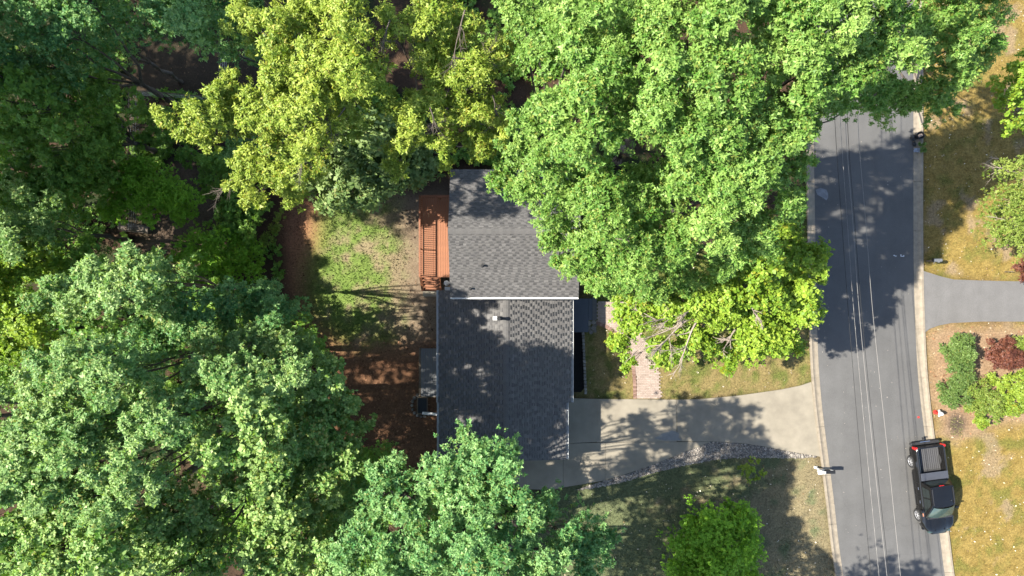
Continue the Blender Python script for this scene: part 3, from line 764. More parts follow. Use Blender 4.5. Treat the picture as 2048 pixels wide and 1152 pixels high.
# species: leaf length, width, leaves per twig, twig density per m2 of lobe, polar angle range, droop
SP = {
 'oak': (0.128, 0.064, 10, 500, (35, 95), 0.10),
 'yellow': (0.140, 0.055, 11, 430, (30, 110), 0.45),
 'maple':  (0.140, 0.105, 8, 300, (40, 95), 0.15),
 'wood': (0.125, 0.065, 10, 430, (35, 100), 0.12),
 'bright': (0.135, 0.095, 8, 270, (35, 95), 0.12),
 'teal': (0.125, 0.070, 10, 430, (35, 95), 0.12),
 'shade': (0.150, 0.110, 9, 330, (45, 95), 0.15),
 'broad':  (0.230, 0.130, 7, 170, (45, 95), 0.20),
 'fern':   (0.090, 0.055, 9, 700, (40, 95), 0.15),
 'shrub':  (0.090, 0.050, 8, 900, (20, 80), 0.05),
 'cover':  (0.085, 0.055, 8, 900, (20, 85), 0.05),
 'red':    (0.085, 0.045, 9, 900, (40, 95), 0.3),
 'far': (0.320, 0.240, 7, 110, (45, 95), 0.15),
 'lime':   (0.110, 0.080, 8, 700, (30, 90), 0.1),
}
def unit(v): return v/np.maximum(np.linalg.norm(v, axis=-1, keepdims=True), 1e-6)

def lobe_twigs(c, r, sp, dens, r_, flat=1.15, low=0.0, out=(0, 0)):
    """twig tips of one foliage lobe: clumps standing out of a dome, drawn out a little away from the trunk"""
    nc = max(4, int(4 + r*3.6)); i = np.arange(nc) + 0.5
    z = 1 - (1-low)*i/nc; ph = i*2.39996 + r_.uniform(0, 6.28)
    d = np.stack([np.sqrt(1-z*z)*np.cos(ph), np.sqrt(1-z*z)*np.sin(ph), z], -1) + r_.normal(0, 0.25, (nc,3))
    d = unit(d); rad = r*r_.uniform(0.42, 1.02, (nc,1))
    cc = d*rad*np.array((1,1,flat)); rc = r*np.clip(np.exp(r_.normal(-1.00, 0.30, nc)), 0.17, 0.52)
    dr = unit(np.stack([d[:,0]*0.7+out[0], d[:,1]*0.7+out[1], np.zeros(nc)], -1) + r_.normal(0, .35, (nc,3))*np.array((1,1,.35)))
    st = r_.uniform(0.95, 1.5, nc)
    nt_ = int(dens*r*r)
    w_ = rc**2*st; k = r_.choice(nc, nt_, p=w_/w_.sum())
    u = unit(r_.normal(0, 1, (nt_,3)) + np.array((0,0,0.40)))
    shell = np.where(r_.random(nt_) < 0.72, r_.uniform(0.75, 1.10, nt_), r_.uniform(0.25, 1.38, nt_))
    off = u*(rc[k]*shell)[:,None]
    al = (off*dr[k]).sum(-1, keepdims=True)
    off = off + dr[k]*al*(st[k]-1)[:,None]
    off = off*np.array((1,1,0.88)) + 0.15*rc[k][:,None]*np.sin(off[:,[1,2,0]]*8/np.maximum(rc[k],.2)[:,None])
    p = cc[k] + off
    ax = unit(0.9*u + 0.35*dr[k]*np.sign(al) + 0.2*d[k] + np.array((0,0,0.35)) + r_.normal(0, 0.22, (nt_,3)))
    hue = r_.normal(0, 0.45, nc)[k]
    return c + p, ax, hue, c + cc
TRI = {'oak', 'yellow', 'wood', 'teal', 'shade', 'far'}     # narrow leaves: one pointed triangle each
def leaves_for(tips, ax, hue, sp, r_):
    L, Wd, n, _, (p0, p1), droop = SP[sp]
    m = len(tips)
    a = unit(np.cross(ax, np.array((0.31,0.17,0.93)))); b = np.cross(ax, a)
    az = (np.arange(n)*2.39996)[None] + r_.uniform(0, 6.28, (m,1)) + r_.normal(0, .25, (m,n))
    po = np.radians(r_.uniform(p0, p1, (m,n)))
    ld = ax[:,None]*np.cos(po)[...,None] + (a[:,None]*np.cos(az)[...,None] + b[:,None]*np.sin(az)[...,None])*np.sin(po)[...,None]
    ld[...,2] -= droop*r_.uniform(.4,1.6,(m,n)); ld = unit(ld)
    sz = np.exp(r_.normal(0, 0.22, (m,1,1)))
    base = tips[:,None] - ax[:,None]*(L*1.5*np.linspace(0, 1, n)[None]*r_.uniform(.6,1.3,(m,1)))[...,None]
    nn = ax[:,None]*0.7 + np.array((0,0,0.55)) + r_.normal(0, 0.28, (m,n,3))
    nn = unit(nn - (nn*ld).sum(-1, keepdims=True)*ld); sd_ = np.cross(ld, nn)
    l = L*sz*r_.uniform(0.6, 1.25, (m,n,1)); wd = Wd*sz*0.5*r_.uniform(0.7, 1.25, (m,n,1))
    if sp in TRI:
        mid = base + ld*l*0.22
        V = np.stack([mid + sd_*wd*1.15, base + ld*l, mid - sd_*wd*1.15], 2).reshape(-1, 3)
    else:
        mid = base + ld*l*0.5
        fold = nn*wd*r_.uniform(0.1, 0.5, (m,n,1))
        V = np.stack([base, mid + sd_*wd + fold, base + ld*l, mid - sd_*wd + fold], 2).reshape(-1, 3)
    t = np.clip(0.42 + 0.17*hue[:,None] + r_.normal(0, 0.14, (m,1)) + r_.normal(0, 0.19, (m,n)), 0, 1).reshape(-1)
    return V, t

TOTAL = [0]
def tree(name, label, sp, lobes, cat='tree', group=None, trunk=None, dens=1.0, under=0.28, rt=None, dead=0, seed=None, flat=1.15, bark='bark', low=0.0, sub=True, dz=0.0):
    """lobes: (px, py, height, radius in px): foliage masses at their real height; trunk: pixel of the foot"""
    r_ = np.random.default_rng(seed if seed is not None else abs(hash_(label)))
    lobes = [(px, py, z + dz + (r_.uniform(-0.075, 0.06)*z if z > 4 else 0), rp*r_.uniform(0.80, 1.04)*{'yellow': 0.88, 'oak': 0.87, 'wood': 0.92}.get(sp, 1)) for px, py, z, rp in lobes]
    L3 = [(np.array(P(px, py, z)), rp*(H-z)/F) for px, py, z, rp in lobes]
    cen = np.mean([c for c, _ in L3], 0); ztop = max(c[2] for c, _ in L3)
    if trunk is None: bx, by = cen[0], cen[1]
    else: v = P(trunk[0], trunk[1], 0); bx, by = v.x, v.y
    root = thing(name, label, cat, (bx, by, 0), group=group)
    O = np.array((bx, by, 0))
    if sp in ('oak', 'wood', 'teal'): under *= 0.6
    if group == G_SOUTH: dens *= 0.76; under *= 0.5
    T = []; A = []; Hh = []; tips_l = []
    for c, r in L3:
        ov = unit(np.array([c[0]-bx, c[1]-by]) + 1e-3)*0.8
        t, a, h, cl = lobe_twigs(c, r, sp, SP[sp][3]*dens, r_, flat, low, ov)
        T.append(t); A.append(a); Hh.append(h + r_.normal(0, .35)); tips_l.append(cl)
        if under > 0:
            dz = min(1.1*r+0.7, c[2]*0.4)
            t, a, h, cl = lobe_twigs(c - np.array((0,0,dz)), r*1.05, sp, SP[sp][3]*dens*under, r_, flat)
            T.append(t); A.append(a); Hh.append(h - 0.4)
    T = np.concatenate(T); A = np.concatenate(A); Hh = np.concatenate(Hh)
    ok = T[:,2] > 0.05; T, A, Hh = T[ok], A[ok], Hh[ok]
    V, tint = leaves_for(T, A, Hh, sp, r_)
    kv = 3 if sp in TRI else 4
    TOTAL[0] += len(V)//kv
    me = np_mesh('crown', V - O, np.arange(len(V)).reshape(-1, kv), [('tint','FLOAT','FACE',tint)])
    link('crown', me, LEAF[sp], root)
    # trunk with limbs to every lobe and twigs to the clumps
    rt = rt or max(0.03, 0.012*ztop + 0.02)
    zf = min(c[2] for c, _ in L3)*0.45
    top = np.array((bx + (cen[0]-bx)*0.4, by + (cen[1]-by)*0.4, zf)); wob = r_.normal(0, 0.05*zf/3, (4,2))
    mb = MB(); pts = []
    for i in range(6):
        t = i/5; p = O*(1-t) + top*t; p = p + np.array((*(wob[i % 4]*math.sin(math.pi*t)), 0)); pts.append(p)
    pts[0] = pts[0] - np.array((0,0,0.15))
    mb.tube([tuple(p-O) for p in pts], [rt*1.45, rt*1.08, rt, rt*.94, rt*.88, rt*.8], 8)
    mb.build('trunk', M[bark], root, smooth=True)
    br = MB()
    for (c, r), cl in zip(L3, tips_l):
        d = c - top; rb = rt*0.42*min(1.3, max(0.5, r/1.2)); side = np.cross(d, (0,0,1))*0.08*r_.normal()
        pp = [top*(1-t) + c*t + np.array((0,0,-0.12*np.linalg.norm(d)*math.sin(math.pi*t))) + side*math.sin(math.pi*t) + r_.normal(0, .06, 3)*(0.2 < t < 0.95) for t in np.linspace(0, 1, 7)]
        pp[-1] = c - np.array((0,0,0.2*r))
        br.tube([tuple(p-O) for p in pp], list(np.linspace(rb, rb*0.35, 7)), 5, caps=False)
        if sub:
            for q in cl[:int(5+3*r)]:
                a = pp[5]; m_ = (a+q)/2 + r_.normal(0, .1*r, 3)
                br.tube([tuple(a-O), tuple(m_-O), tuple(q-O)], [rb*.32, rb*.22, 0.012], 4, caps=False)
    br.build('branches', M[bark], root, smooth=True)
    return root
def hash_(s):
    h = 7
    for ch in s: h = (h*131 + ord(ch)) % 2147483647
    return h
def bare_branch(base, tip, r0, seed, n=5, parent=None, depth=2, m='pale_bark', spread=0.5):
    """a forked leafless branch, one mesh"""
    r_ = np.random.default_rng(seed); mb = MB()
    def grow(a, d, L, rad, k):
        pts = [a]; p = a.copy(); dd = d.copy()
        for i in range(4):
            dd = unit(dd + r_.normal(0, .13, 3)); p = p + dd*L/4; pts.append(p.copy())
        mb.tube([tuple(x) for x in pts], list(np.linspace(rad, rad*.35, 5)), 4, caps=False)
        if k > 0:
            for j in range(n):
                t = r_.uniform(.25, 1); i = min(3, int(t*4)); q = pts[i]*(1-(t*4-i)) + pts[i+1]*(t*4-i) if t < 1 else pts[-1]
                nd = unit(dd + r_.normal(0, spread, 3)); grow(q, nd, L*r_.uniform(.35,.6), rad*.5, k-1)
    a = np.array(base, float); b = np.array(tip, float); grow(a, unit(b-a), np.linalg.norm(b-a), r0, depth)
    return mb.build('dead_branch', M[m], parent, smooth=True)

G_OAK = 'green trees along the north side of the house'
G_WOOD = 'trees of the wood west of the house'
G_SOUTH = 'blue green trees south of the house'
G_DARK = 'shaded trees of the northwest wood'
tree('broadleaf_tree', 'mid green tree behind the house roof, right beside the yellow green tree', 'oak',
 [(1060,25,15,70),(1160,35,16,90),(1090,110,15,70),(1200,150,16.5,90),(1120,215,15,75),(1055,240,13,55),(1180,290,15,75),(1095,315,13,55),(1030,300,12,45),(1250,90,15.5,60),(1240,220,14.5,60)], group=G_OAK, dz=3.0, trunk=(1090,330))
tree('broadleaf_tree', 'mid green tree in the middle of the northern canopy, tallest of the row', 'oak',
 [(1310,35,17,90),(1430,50,18,95),(1335,150,17,85),(1440,165,18,85),(1300,240,16,70),(1400,265,17,80),(1350,-60,17,100),(1470,-50,17,90)], group=G_OAK, dz=3.0, trunk=(1230,330))
tree('broadleaf_tree', 'mid green tree whose crown overhangs the shaded north end of the road', 'oak',
 [(1560,45,17,90),(1680,45,17,95),(1775,35,15,70),(1580,145,17,85),(1685,140,16,85),(1755,110,14,70),(1600,215,15,70),(1665,205,13,48),(1620,-60,17,100),(1740,-50,16,90),(1720,195,11,45),(1780,175,10,50)], group=G_OAK, dz=3.0, trunk=(1440,330))
tree('broadleaf_tree', 'mid green tree whose crown leans over the east end of the upper roof', 'oak',
 [(1005,350,11,36),(1050,375,13,55),(1130,395,14,75),(1210,415,15,85),(1290,395,15.5,80),(1115,465,13,50),(1190,500,14,68),(1270,500,14.5,80),(1345,480,14.5,75),(1215,560,10.5,50),(1300,570,10.5,55),(1165,545,11,34),(1365,550,10.5,50),(1120,515,12,30)], group=G_OAK, dz=0.3, trunk=(1200,470))
tree('broadleaf_tree', 'mid green tree between the leaning crown and the road', 'oak',
 [(1480,285,16.5,85),(1570,280,15.5,72),(1615,255,13,34),(1460,375,16,80),(1550,375,15,72),(1590,415,12.5,36),(1430,460,14.5,75),(1510,465,13.5,66),(1380,345,16,80),(1445,525,9,50),(1600,330,13.5,36)], group=G_OAK, dz=3.0, trunk=(1330,430))
tree('broadleaf_tree', 'green tree with bare limbs reaching over the lawn at the top of the road', 'oak',
 [(1880,20,14,65),(1960,25,13,58),(1895,100,13,66),(1970,100,12,45),(1870,180,10.5,40),(1895,212,10,32),(1830,85,13,50),(1925,140,12,45),(1835,190,8,40),(1780,205,7.5,45),(1900,-70,14,90)], group=G_OAK, dz=0.8, trunk=(1790,40))
yt = tree('yellow_tree', 'yellow green tree with long ragged limbs spreading over the back yard', 'yellow',
 [(480,35,15,45),(540,60,16,52),(610,45,17,65),(700,40,18,75),(640,130,17.5,75),(720,140,18,75),(560,145,16.5,55),(480,175,15.5,52),(430,195,15,45),(400,225,14.5,45),(350,240,14,38),(320,235,13.5,26),(400,262,14,36),(450,245,14.5,45),
  (540,215,16,65),(620,215,17,72),(555,285,15,50),(490,330,13.5,40),(475,368,12.5,30),(500,392,12,26),(535,345,14,42),(590,335,14.5,46),(620,290,15.5,52),(690,215,16,55),(580,385,11,30),(650,-50,17,90),(540,-40,16,70)], trunk=(700,260), flat=0.85, dens=0.95)
yt2 = tree('yellow_tree', 'yellow green tree with drooping tassels nearest the north end of the upper roof', 'yellow',
 [(870,45,16.5,62),(930,55,16,58),(990,105,15,46),(1008,80,15,36),(870,120,16,56),(800,215,15,48),(860,215,15.5,55),(820,262,14,38),(882,285,14,42),(930,225,15,50),(980,210,14.5,45),(1000,255,13.5,38),(960,285,13.5,42),(890,328,12,22),(785,335,11,24),(785,295,12,28),(940,150,15.5,50),(790,45,16.5,50),(860,-50,16,80)], trunk=(850,270), flat=0.85, dens=0.95)
for root_, brs in ((yt, (((500,45,15.6),(535,75,14.8)),((690,215,16.4),(650,280,15.6)),((780,40,18.2),(760,110,17.4)),((610,250,17.2),(585,320,16.2)),((470,350,13.6),(450,395,12.6)))), (yt2, (((930,20,17.6),(915,110,16.4)),((905,115,16.8),(985,118,15.8)),((985,190,15.6),(1015,250,14.2)),((860,215,16.6),(880,270,15.6))))):
    for k_, (a, b_) in enumerate(brs):
        bare_branch(P(a[0],a[1],a[2]-0.5)-root_.location, P(b_[0],b_[1],b_[2]-0.2)-root_.location, 0.034, 300+k_+len(brs), n=6, parent=root_, depth=2, m='bark', spread=0.45)
tree('broadleaf_tree', 'low dull green tree with large pale leaves north of the back lawn', 'broad',
 [(650,368,6,50),(720,345,6.5,62),(735,285,6.5,66),(690,392,5.5,42),(775,355,5.5,50),(820,340,4.5,40),(800,285,5,55),(695,270,6,66),(840,310,4,40),(640,300,5,50)], trunk=(730,330), under=0.2)
maple = tree('maple_tree', 'bright yellow green tree with bare twigs beside the road and front lawn', 'maple',
 [(1595,525,8,52),(1630,510,8,26),(1555,500,8,55),(1500,565,8.5,65),(1575,600,7.5,55),(1612,600,7,28),(1500,650,7,60),(1420,600,8,60),(1340,610,7,50),(1270,635,6,48),(1240,680,5,34),(1400,690,6,48),(1325,705,5.5,44),(1455,705,5,44),(1555,665,6,44),(1255,722,4.5,22),(1640,555,8,18)], trunk=(1430,620), under=0.25, dz=1.5)
q = maple.location
for i, (a, b_) in enumerate((((1400,625,9.0),(1290,672,9.3)),((1390,630,9.0),(1300,705,8.8)),((1395,640,9.0),(1340,715,8.6)),((1390,625,9.2),(1300,640,9.5)),((1470,660,9.0),(1440,690,9.3)),((1410,600,9.6),(1360,628,10.2)),((1500,610,9.8),(1520,640,10.2)))):
    o = bare_branch(P(*a)-q, P(*b_)-q, 0.055, 40+i, n=6, parent=maple, depth=2, spread=0.42)
tree('small_maple', 'low bright green feathery tree in shade on the south lawn', 'fern',
 [(1400,1040,3.2,46),(1465,1040,3,46),(1385,1088,3,48),(1455,1085,3.3,58),(1500,1075,2.6,34),(1415,1135,3,54),(1480,1135,2.8,45),(1365,1130,2.4,34)], trunk=(1425,1060), under=0.2, low=0.0, rt=0.07)
tree('sapling', 'spindly yellow green sapling beside the rock bed on the south lawn', 'lime',
 [(1497,936,2.0,19),(1510,920,1.9,13),(1524,944,1.6,12),(1492,952,1.5,14),(1512,957,1.4,10),(1482,936,1.5,11)], trunk=(1500,932), under=0, dens=0.20, rt=0.025)
# the wood west and southwest
tree('broadleaf_tree', 'pale green tree at the west edge north of the bright one', 'wood', [(60,430,9.5,55),(15,470,10,60),(95,465,9,40),(-60,440,10,80)], group=G_WOOD)
tree('broadleaf_tree', 'bright lime green low tree at the west edge of the wood', 'maple', [(30,540,9,55),(72,512,9,38),(20,615,9.5,48),(58,640,9.5,45),(35,695,9.5,45),(-50,600,10,70)], group=G_WOOD)
tree('broadleaf_tree', 'pale blue green tree south of the cut log', 'wood', [(270,520,15,42),(192,555,15.5,52),(240,598,15.5,56),(160,605,15,50),(335,550,13.5,50),(335,615,13,55),(110,580,14,45),(280,560,15,40)], group=G_WOOD)
tree('broadleaf_tree', 'feathery green young tree west of the red clay path', 'fern', [(440,495,2.4,46),(478,478,1.6,34),(400,555,4,50),(470,545,2.4,42),(385,500,3,36),(450,590,2.6,34),(505,520,1.5,26)], group=G_WOOD, dens=0.5)
tree('broadleaf_tree', 'dark teal tree between the pale crowns in the middle of the wood', 'teal', [(385,640,12.5,62),(450,600,11,52),(310,690,12,60),(520,610,10,46),(565,610,9,40),(540,650,11,45)], trunk=(530, 640), group=G_WOOD)
tree('broadleaf_tree', 'tall pale green tree with a broad crown toward the west edge', 'wood', [(165,715,17,70),(112,720,16.5,55),(222,755,17,60),(262,738,16.5,46),(142,785,16.5,56),(62,770,15.5,58),(260,800,16,50)], group=G_WOOD)
tree('broadleaf_tree', 'tall pale green tree with a broad crown nearest the mulch yard', 'wood', [(420,690,12,54),(490,685,11.5,58),(560,695,11,50),(610,695,10.5,40),(460,745,15.5,62),(540,755,16,55),(400,755,15.5,48),(590,755,15.5,44),(650,720,10.5,30)], group=G_WOOD, trunk=(585,730))
tree('broadleaf_tree', 'bright large leaved tree reaching out over the mulch yard', 'bright', [(660,765,11,38),(685,820,10.5,42),(650,830,10.5,42),(725,850,9.5,26),(640,880,10,45),(600,800,11,48),(660,735,10.5,24),(600,860,11,50),(690,870,9,35)], trunk=(650, 840), dz=2.6, group=G_WOOD)
tree('broadleaf_tree', 'narrow pale tree in the middle of the southwest wood', 'wood', [(320,800,17,52),(342,850,17,48),(290,858,16.5,50),(382,800,16,45),(385,860,15,45)], trunk=(540, 780), group=G_WOOD)
tree('broadleaf_tree', 'wide pale green tree at the west edge below the broad crown', 'wood', [(90,850,17,66),(58,908,17,66),(140,900,17.5,66),(182,850,17,56),(100,975,17,66),(30,985,16,58),(-40,900,16,80)], group=G_WOOD)
tree('broadleaf_tree', 'dense blue green tree right of the wide pale one', 'wood', [(240,935,17,66),(220,1005,17.5,62),(290,975,16.5,48),(165,1005,17,56),(255,880,15,45)], group=G_WOOD)
tree('broadleaf_tree', 'bright yellow green tree in the middle of the southwest wood', 'bright', [(500,810,15.5,55),(540,790,15,38),(460,875,15.5,62),(522,868,15,56),(420,900,15,42),(560,900,13.5,46),(470,955,14,56),(540,945,13.5,50)], trunk=(590, 820), dz=0.6, group=G_WOOD)
tree('broadleaf_tree', 'yellowish green tree at the southwest corner of the wood', 'bright', [(120,1085,16,75),(55,1125,16,66),(200,1085,16,56),(140,1035,16.5,46),(130,1180,16,80),(20,1050,15,50)], group=G_WOOD)
tree('broadleaf_tree', 'pale blossoming looking tree at the south edge of the wood', 'bright', [(290,1055,15,66),(350,1010,14.5,56),(270,1125,15,58),(350,1095,14,56),(402,1048,13.5,50),(420,1115,13,56),(330,1180,15,80)], group=G_WOOD)
tree('broadleaf_tree', 'lower green tree beside the patch of red earth in the south wood', 'bright', [(660,958,11,50),(700,930,10.5,36),(618,1010,11,42),(600,1062,11,55),(540,1035,11.5,56),(520,1105,11.5,60),(640,1115,11,56),(560,985,11,40),(560,1180,12,80)], trunk=(680, 960), dz=1.8, group=G_WOOD)
tree('broadleaf_tree', 'deep green small tree filling the gap west of the mulch yard', 'teal', [(600,930,8,46),(690,1000,9,48),(570,850,9,40),(690,905,6,34),(660,1040,9,46),(680,1100,9,50),(640,930,8,40)], group=G_WOOD)
tree('broadleaf_tree', 'blue green tree whose top leans over the garage roof', 'teal', [(940,888,13,44),(990,918,13.5,50),(900,930,13.5,50),(1022,905,12.5,28),(870,968,13.5,56),(960,978,14,60),(1012,988,13.5,42),(915,1020,13.5,50)], group=G_SOUTH, dz=1.3, trunk=(905,960))
tree('broadleaf_tree', 'blue green tree south of the mulch yard beside the lower one', 'teal', [(790,945,12,45),(760,990,12.5,52),(820,1015,13,56),(730,1060,12.5,62),(700,1120,12.5,58),(870,1080,14,66),(800,1105,13.5,60),(790,1180,13.5,80)], dz=1.2, trunk=(800, 960), group=G_SOUTH)
tree('broadleaf_tree', 'blue green tree at the west end of the south lawn', 'teal', [(960,1075,14.5,62),(1050,1055,14,52),(1115,1060,13.5,50),(1178,1062,13,45),(1080,1120,14,62),(1170,1120,13.5,55),(1090,1005,13,32),(1215,1075,12,30),(980,1140,14.5,58),(1060,1190,14,70)], dz=1.2, trunk=(1030, 1040), group=G_SOUTH)
# beyond the frame: the trees whose shade falls into it
tree('broadleaf_tree', 'blue green tree standing just south of the lawn tree', 'teal', [(860,1240,14,110),(780,1350,14,100),(900,1420,14,100),(960,1240,14,110),(1090,1250,14,100),(1165,1190,13.5,75),(1195,1290,13,80),(1000,1360,14,100),(1120,1380,14,90)], dens=0.8, group=G_SOUTH)
tree('broadleaf_tree', 'green tree beyond the south end of the lawn by the road', 'oak', [(1450,1420,13,90),(1560,1400,13.5,90),(1640,1370,12,60),(1520,1500,13,100),(1400,1340,11,55)], dens=0.6, group=G_SOUTH)
tree('broadleaf_tree', 'round topped green tree south of the lawn near the kerb', 'oak', [(1340,1330,12,60),(1310,1250,11.5,55),(1290,1400,13,80),(1690,1345,10,42),(1720,1400,11,60)], dens=0.6, group=G_SOUTH)
# the northwest wood in shade
tree('broadleaf_tree', 'dark shaded tree at the far northwest corner', 'teal', [(40,40,13,80),(125,45,12.5,66),(30,125,12,70),(95,130,11,55),(150,-40,13,90)], group=G_DARK, dens=0.8)
tree('broadleaf_tree', 'dark shaded low tree beside the northwest corner tree', 'teal', [(190,30,10,48),(210,85,8,46),(160,110,8,40),(230,20,8,36)], group=G_DARK, dens=0.8)
tree('broadleaf_tree', 'dark green shaded tree west of the wire fence', 'shade', [(60,200,11,75),(130,185,9,55),(198,190,7,42),(40,270,10,66),(115,290,8,55),(188,280,6,38),(200,235,6,40)], group=G_DARK, dens=0.8)
tree('broadleaf_tree', 'deep green shaded tree under the west edge, north of the pale one', 'shade', [(75,350,6.5,66),(150,345,6,55),(40,390,6.5,50),(190,340,5,40),(120,395,6,45),(-30,330,7,70)], group=G_DARK, dens=0.8)
tree('small_maple', 'small layered green tree in shade north of the cut log', 'fern', [(272,368,3.5,46),(330,378,3.8,46),(352,402,3.5,40),(300,408,3.6,46),(362,430,3,22),(240,385,3.4,36),(290,345,3,36),(225,420,3,30)], trunk=(300,385), dens=0.8, under=0.2, low=0.0, rt=0.08)
tree('broadleaf_tree', 'dark teal tree at the north edge left of the yellow green tree', 'teal', [(400,35,13,75),(480,60,11,48),(335,25,11,55),(440,-30,13,80),(530,30,9,40),(520,75,8,32)], group=G_DARK, dens=0.8)
for (lb, lobes) in (('tall dark tree standing west of the northwest wood', [(-1150,-200,18.5,230),(-1080,-420,18,200),(-640,-260,18,190),(-820,-140,18,200),(-700,40,19,200),(-900,160,18,210)]),
                    ('tall dense tree west of the shaded fence corner', [(-560,40,18.5,160),(-760,150,18,160),(-500,190,14,80)]),
                    ('tall tree of the west wood level with the mulch yard', [(-190,790,17,120),(-320,880,17.5,130),(-220,990,17,120),(-420,1010,17,130),(-360,740,17,110),(-120,1090,17,110)]),
                    ('tall spreading tree beyond the northwest corner', [(-230,-150,20,150),(-130,-130,19.5,110),(-420,-420,18,200),(-200,-520,18,190),(-600,-560,18,210),(-300,-300,17,120)]),
                    ('leafy tree at the west boundary beside the dark low tree', [(-200,40,17.5,110),(-260,140,18,120),(-300,20,18,120)])):
    tree('broadleaf_tree', lb, 'far', lobes, group=G_DARK, dens=0.22 if 'mulch' in lb else 0.62, under=0.15, sub=False)
for lb, sp_, lobes in (
    ('low dark shrubby tree in the shaded yard inside the wire fence', 'shade', [(300,230,2,34),(330,270,2,36),(290,280,1.8,30),(380,300,1.8,30),(430,330,1.8,38),(435,375,1.5,32)]),
    ('dark leafy thicket between the fence and the northwest tree', 'shade', [(205,140,4,46),(215,200,3.5,38),(200,260,4,42),(212,310,3,36),(190,330,4,40),(205,80,5,44),(230,40,6,40)]),
    ('dark undergrowth tree by the trail west of the yellow green tree', 'shade', [(475,420,1.8,40),(485,455,1.6,36),(440,465,1.8,32),(505,440,1.5,30),(520,412,1.5,26)]),
    ('dark low tree at the north edge under the yellow green tree', 'teal', [(560,100,5,46),(600,130,4.5,40),(520,110,5,36),(640,180,5,50),(580,240,4.5,50),(500,280,4,44),(470,300,4,36),(600,300,5,50)])):
    tree('broadleaf_tree', lb, sp_, lobes, group=G_DARK, dens=0.6, under=0, rt=0.06)
# east of the road
east = tree('broadleaf_tree', 'light green tree with pale bare twigs at the east edge by the lawn', 'cover', [(2020,345,6,32),(2012,395,6,34),(2030,450,6,38),(2003,435,5.5,26),(2060,400,6.5,50),(2065,480,6,40),(2000,480,4,22)], dens=0.45, trunk=(2010,410), under=0.2)
q = east.location
for i, (a, b_) in enumerate((((2010,330,5),(1975,355,5)),((2010,320,5),(1985,318,5.2)),((2010,440,5.5),(1985,430,5.5)),((2040,350,6.5),(2000,330,6.8)))):
    bare_branch(P(*a)-q, P(*b_)-q, 0.03, 70+i, n=4, parent=east, depth=2)
tree('broadleaf_tree', 'yellowish tree at the northeast edge over the lawn', 'maple', [(2044,165,9,34),(2062,205,9.5,45),(2043,255,7,20),(2080,140,9,50),(2030,200,8,18)], trunk=(2070,190), under=0.2)
tree('shrub', 'dark green bushy shrub beside the road in the east bed', 'shrub', [(1912,683,1.2,24),(1905,705,1.25,26),(1922,700,1.3,26),(1908,730,1.15,25),(1930,722,1.2,22),(1935,690,0.9,16),(1888,700,0.8,14)], cat='shrub', dens=0.75, under=0, rt=0.03)
tree('shrub', 'dark red lace leaved shrub in the east bed', 'red', [(1990,690,1.1,22),(2012,702,1.2,25),(2000,722,1.0,24),(2024,722,1.1,22),(1980,712,0.7,14),(2032,705,0.9,16)], cat='shrub', dens=0.75, under=0, rt=0.03)
tree('shrub', 'purple red shrub at the east edge above the neighbouring drive', 'red', [(2040,535,1.5,18),(2052,550,1.4,18)], cat='shrub', dens=0.7, under=0, rt=0.03)
tree('shrub', 'green ground hugging shrub below the dark green bushy one', 'shrub', [(1890,775,0.6,24),(1912,765,0.75,24),(1930,750,0.7,22),(1895,797,0.55,20),(1922,790,0.7,26)], cat='shrub', dens=0.75, under=0, rt=0.025)
tree('shrub', 'light green spreading shrub at the south side of the east bed', 'cover', [(1950,785,0.7,28),(1975,800,0.75,28),(1960,815,0.6,22),(1985,825,0.6,20),(1940,812,0.5,18)], cat='shrub', dens=0.75, under=0, rt=0.025)
tree('shrub', 'yellow green spreading shrub below the red shrub at the east edge', 'lime', [(2005,770,0.7,28),(2035,760,0.8,30),(2020,800,0.8,30),(2050,800,0.9,30),(2010,822,0.6,20)], cat='shrub', dens=0.55, under=0, rt=0.025)
tree('shrub', 'small round bright green shrub by the dark soil patch', 'lime', [(1961,838,0.5,13),(1966,848,0.45,11),(1955,847,0.4,9)], cat='shrub', dens=1.0, under=0, rt=0.02)
tree('shrub', 'green shrub at the east edge next to the red shrub', 'cover', [(2035,685,0.8,18),(2052,692,0.9,22)], cat='shrub', dens=0.75, under=0, rt=0.02)
tree('shrub', 'low yellow green shrub at the head of the red clay path', 'cover', [(562,428,0.7,16),(548,452,0.7,18),(535,480,0.8,20)], cat='shrub', dens=0.5, under=0, rt=0.03)
# leafy undergrowth nobody could count
def undergrowth(n, polys, seed):
    r_ = np.random.default_rng(seed); T = []
    for poly, k in polys:
        xs = [p[0] for p in poly]; ys = [p[1] for p in poly]
        X = r_.uniform(min(xs), max(xs), k*3); Y = r_.uniform(min(ys), max(ys), k*3)
        x = (X-1024)*H/F; y = (576-Y)*H/F
        ok = inpoly(X, Y, poly) & (fbm(x*0.5, y*0.5, 91) + 0.5*fbm(x*1.7, y*1.7, 92) > 0.78)
        x, y = x[ok][:k], y[ok][:k]; T.append(np.stack([x, y, r_.uniform(.1, .55, len(x))*(0.4+fbm(x*0.8, y*0.8, 95))], -1))
    T = np.concatenate(T); ax = unit(np.array((0,0,1.0)) + r_.normal(0, .5, T.shape)); hue = r_.normal(0, .6, len(T))
    V, t = leaves_for(T, ax, hue, 'shade', r_)
    return link('undergrowth', np_mesh('undergrowth', V, np.arange(len(V)).reshape(-1,3), [('tint','FLOAT','FACE',t)]), LEAF['shade'], kind='stuff')
